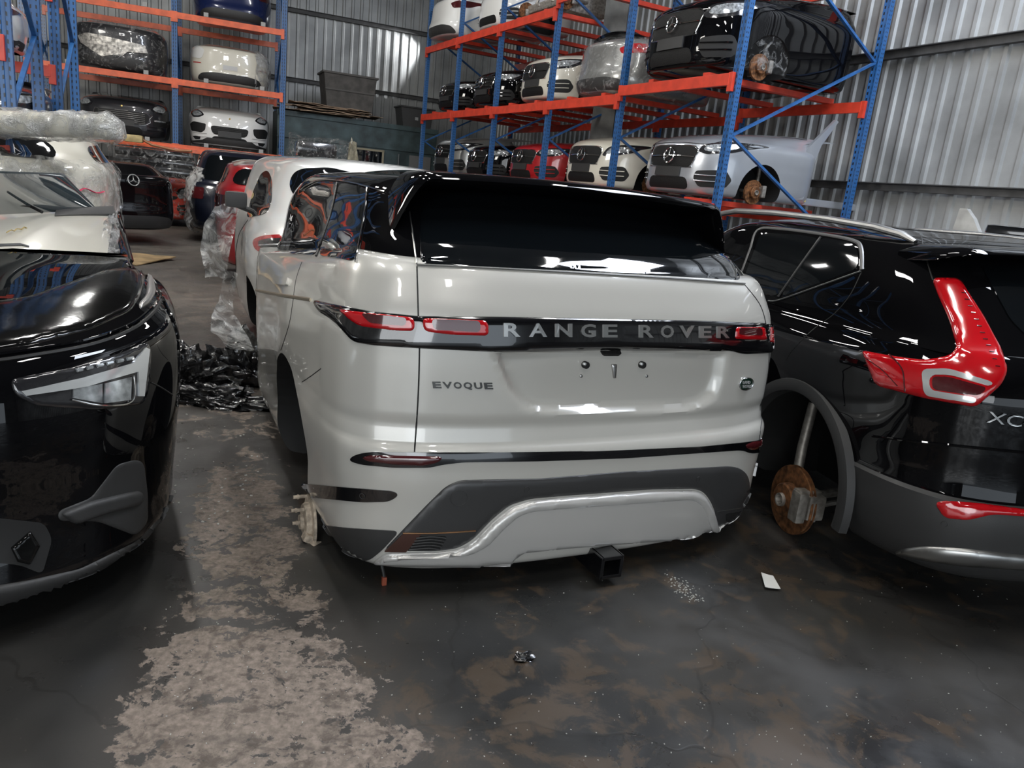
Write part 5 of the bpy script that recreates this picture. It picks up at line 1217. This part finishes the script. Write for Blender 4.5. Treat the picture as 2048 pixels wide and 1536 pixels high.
# wrapped parts in front of the cabin
t = thing('wrapped_bundle', 'tall black bundle in clear wrap in front of the steel cabin', 'bundle', atd(640, 300, 18.6).xy.to_3d(), rad(24))
MB().box((0, 0, .85), (1.15, .7, 1.7), bev=.12).box((-.1, 0, 1.9), (.9, .6, .35), bev=.12).build('bumper_stack', mat('bundle_black', (.008, .008, .009), .2, 0, 1.), t, True)
bb = bmesh.new(); bmesh.ops.create_cube(bb, size=1); bmesh.ops.subdivide_edges(bb, edges=bb.edges[:], cuts=14, use_grid_fill=True)
for v in bb.verts: v.co = Vector((v.co.x*1.3, v.co.y*.9, v.co.z*2.15+1.08))
bb.verts.index_update(); inflate('stretch_wrap', [v.co.copy() for v in bb.verts], [tuple(v.index for v in f.verts) for f in bb.faces], M_film, t, .0, .10, seed=3, sc=3.); bb.free()
o = heap('wrapped_roll', atd(704, 300, 18.0).xy.to_3d(), .22, .2, 1.9, film('amber_wrap', (.6, .55, .40), lo=.6, hi=.95, scale=5.), 0, 5, 4, .2, label='upright yellowish roll of wrap beside the tall bundle', cat='roll')
o = heap('wrapped_tyre_stack', atd(745, 320, 17.5).xy.to_3d(), .5, .4, 1.42, M_bag, 0, 7, 4, .15, label='rounded black wrapped pile showing above the black roof', cat='wrapped pile')
# steel column behind the long rack
p = atd(1240, 30, 14.4); o = MB().box((0, 0, 4.5), (.42, .42, 9.0), bev=.01).build('column', mat('column_grey', (.10, .10, .095), .7, var=.3)); o.location = (p.x, p.y, 0); o.rotation_euler = (0, 0, rad(-24+90)); structure(o); o.name = 'trim_3'
# pieces against the right wall
t = thing('body_panel', 'bare white-grey car body frame piece standing at the right wall', 'car part', atd(2050, 440, 7.7).xy.to_3d(), rad(-58))
MB().prism([(-.62, 1.40), (-.50, 1.40), (-.42, 1.44), (1.1, 1.46), (1.1, 1.58), (-.34, 1.54), (-.42, 1.66), (-.50, 1.74), (-.56, 1.74), (-.58, 1.54)], .06).build('panel_frame', mat('bare_steel_primer', (.34, .34, .33), .4, .5, var=.3), t)
MB().box((0, .03, .70), (.06, .06, 1.4)).box((.5, .03, .72), (.06, .06, 1.44)).box((.25, .03, .015), (.9, .4, .03)).build('panel_stand', M_steel, t)
t = thing('door_mirror', 'black door mirror lying on top behind the right SUV roof', 'door mirror', atd(2018, 470, 6.4).xy.to_3d()+Vector((0, 0, 1.50)), rad(-30))
heap_o = MB().box((0, 0, .05), (.30, .16, .11), bev=.045).build('mirror_shell', M_gloss, t, True)
MB().box((0, 0, -.75), (.5, .5, 1.5), bev=.02).build('mirror_pedestal', M_pl, t)
# near left rack contents
c = tail('car_tail', 'white bumper half on the leftmost rack, cut by the photo edge', 'car part', f1.lerp(f2, .35)-dN*.75+Vector((0, 0, 2.36)), 66-90, M_wht, w=.6, cut=.9, h=.55, diffuser=True)
c = nose('car_nose', 'dark car nose on the leftmost rack behind the blue bracing', 'car part', f1.lerp(f2, .5)-dN*.8+Vector((0, 0, 1.42)), 66-90, M_dgrey, w=.8, cut=1.0, h=.7, arch=False)
# ---- small floor litter
t = patch('paper_card', [atz(1522, 1145, .012), atz(1546, 1152, .012), atz(1561, 1178, .012), atz(1530, 1174, .012)], mat('white_card', (.75, .75, .72), .5), 8, .004, .002); tag(t, 'small curled white card on the dark floor below the right SUV', 'card')
t = patch('paper_card', [atz(1508, 1143, .010), atz(1524, 1146, .012), atz(1532, 1174, .012), atz(1526, 1170, .010)], mat('white_card', (.75, .75, .72), .5), 4, .0, .002); bpy.data.objects.remove(t)
heap('plastic_scrap', atz(1048, 1318, 0), .035, .02, .018, M_bag, .4, 3, 3, label='small shiny black scrap on the floor in the foreground', cat='scrap')
MB_ = MB(); rng = random.Random(7)
for k in range(640):
    if k < 110: x = 1345+rng.gauss(0, 10)+k*.45; y = 1155+k*.42+rng.gauss(0, 5); r = rng.uniform(.0012, .0035)
    elif k < 420: x = rng.uniform(330, 2040); y = rng.uniform(1140, 1530); r = rng.uniform(.0008, .0022)
    else: x = rng.uniform(340, 520); y = rng.uniform(440, 1050); r = rng.uniform(.0015, .006)
    p = atz(x, y, 0); Rr = Matrix.Rotation(rng.uniform(0, 3), 3, 'Z')
    MB_.box((p.x, p.y, r*.4), (r*2, r*1.2, r*.8), Rr)
tag(MB_.build('glass_crumbs', mat('grit_pale', (.4, .4, .37), .3)), 'pale glass crumbs and grit scattered over the floor', 'grit', kind='stuff')
# spot lamp raking the back wall from behind the rack end
l = bpy.data.lights.new('wall_spot', 'SPOT'); l.energy = 420; l.spot_size = rad(62); l.spot_blend = .5; l.shadow_soft_size = .04; l.color = (.95, .97, 1)
o = bpy.data.objects.new('wall_spot', l); S.collection.objects.link(o); 
def onwall(x, y, off):
    d = pray(x, y); n = nB; t = (PB+n*off-CAM).dot(n)/d.dot(n); return CAM+d*t
p = onwall(885, 70, .55); tgt = onwall(690, 150, .02)
o.location = p; o.rotation_euler = (Vector(tgt)-Vector(p)).to_track_quat('-Z', 'Y').to_euler()
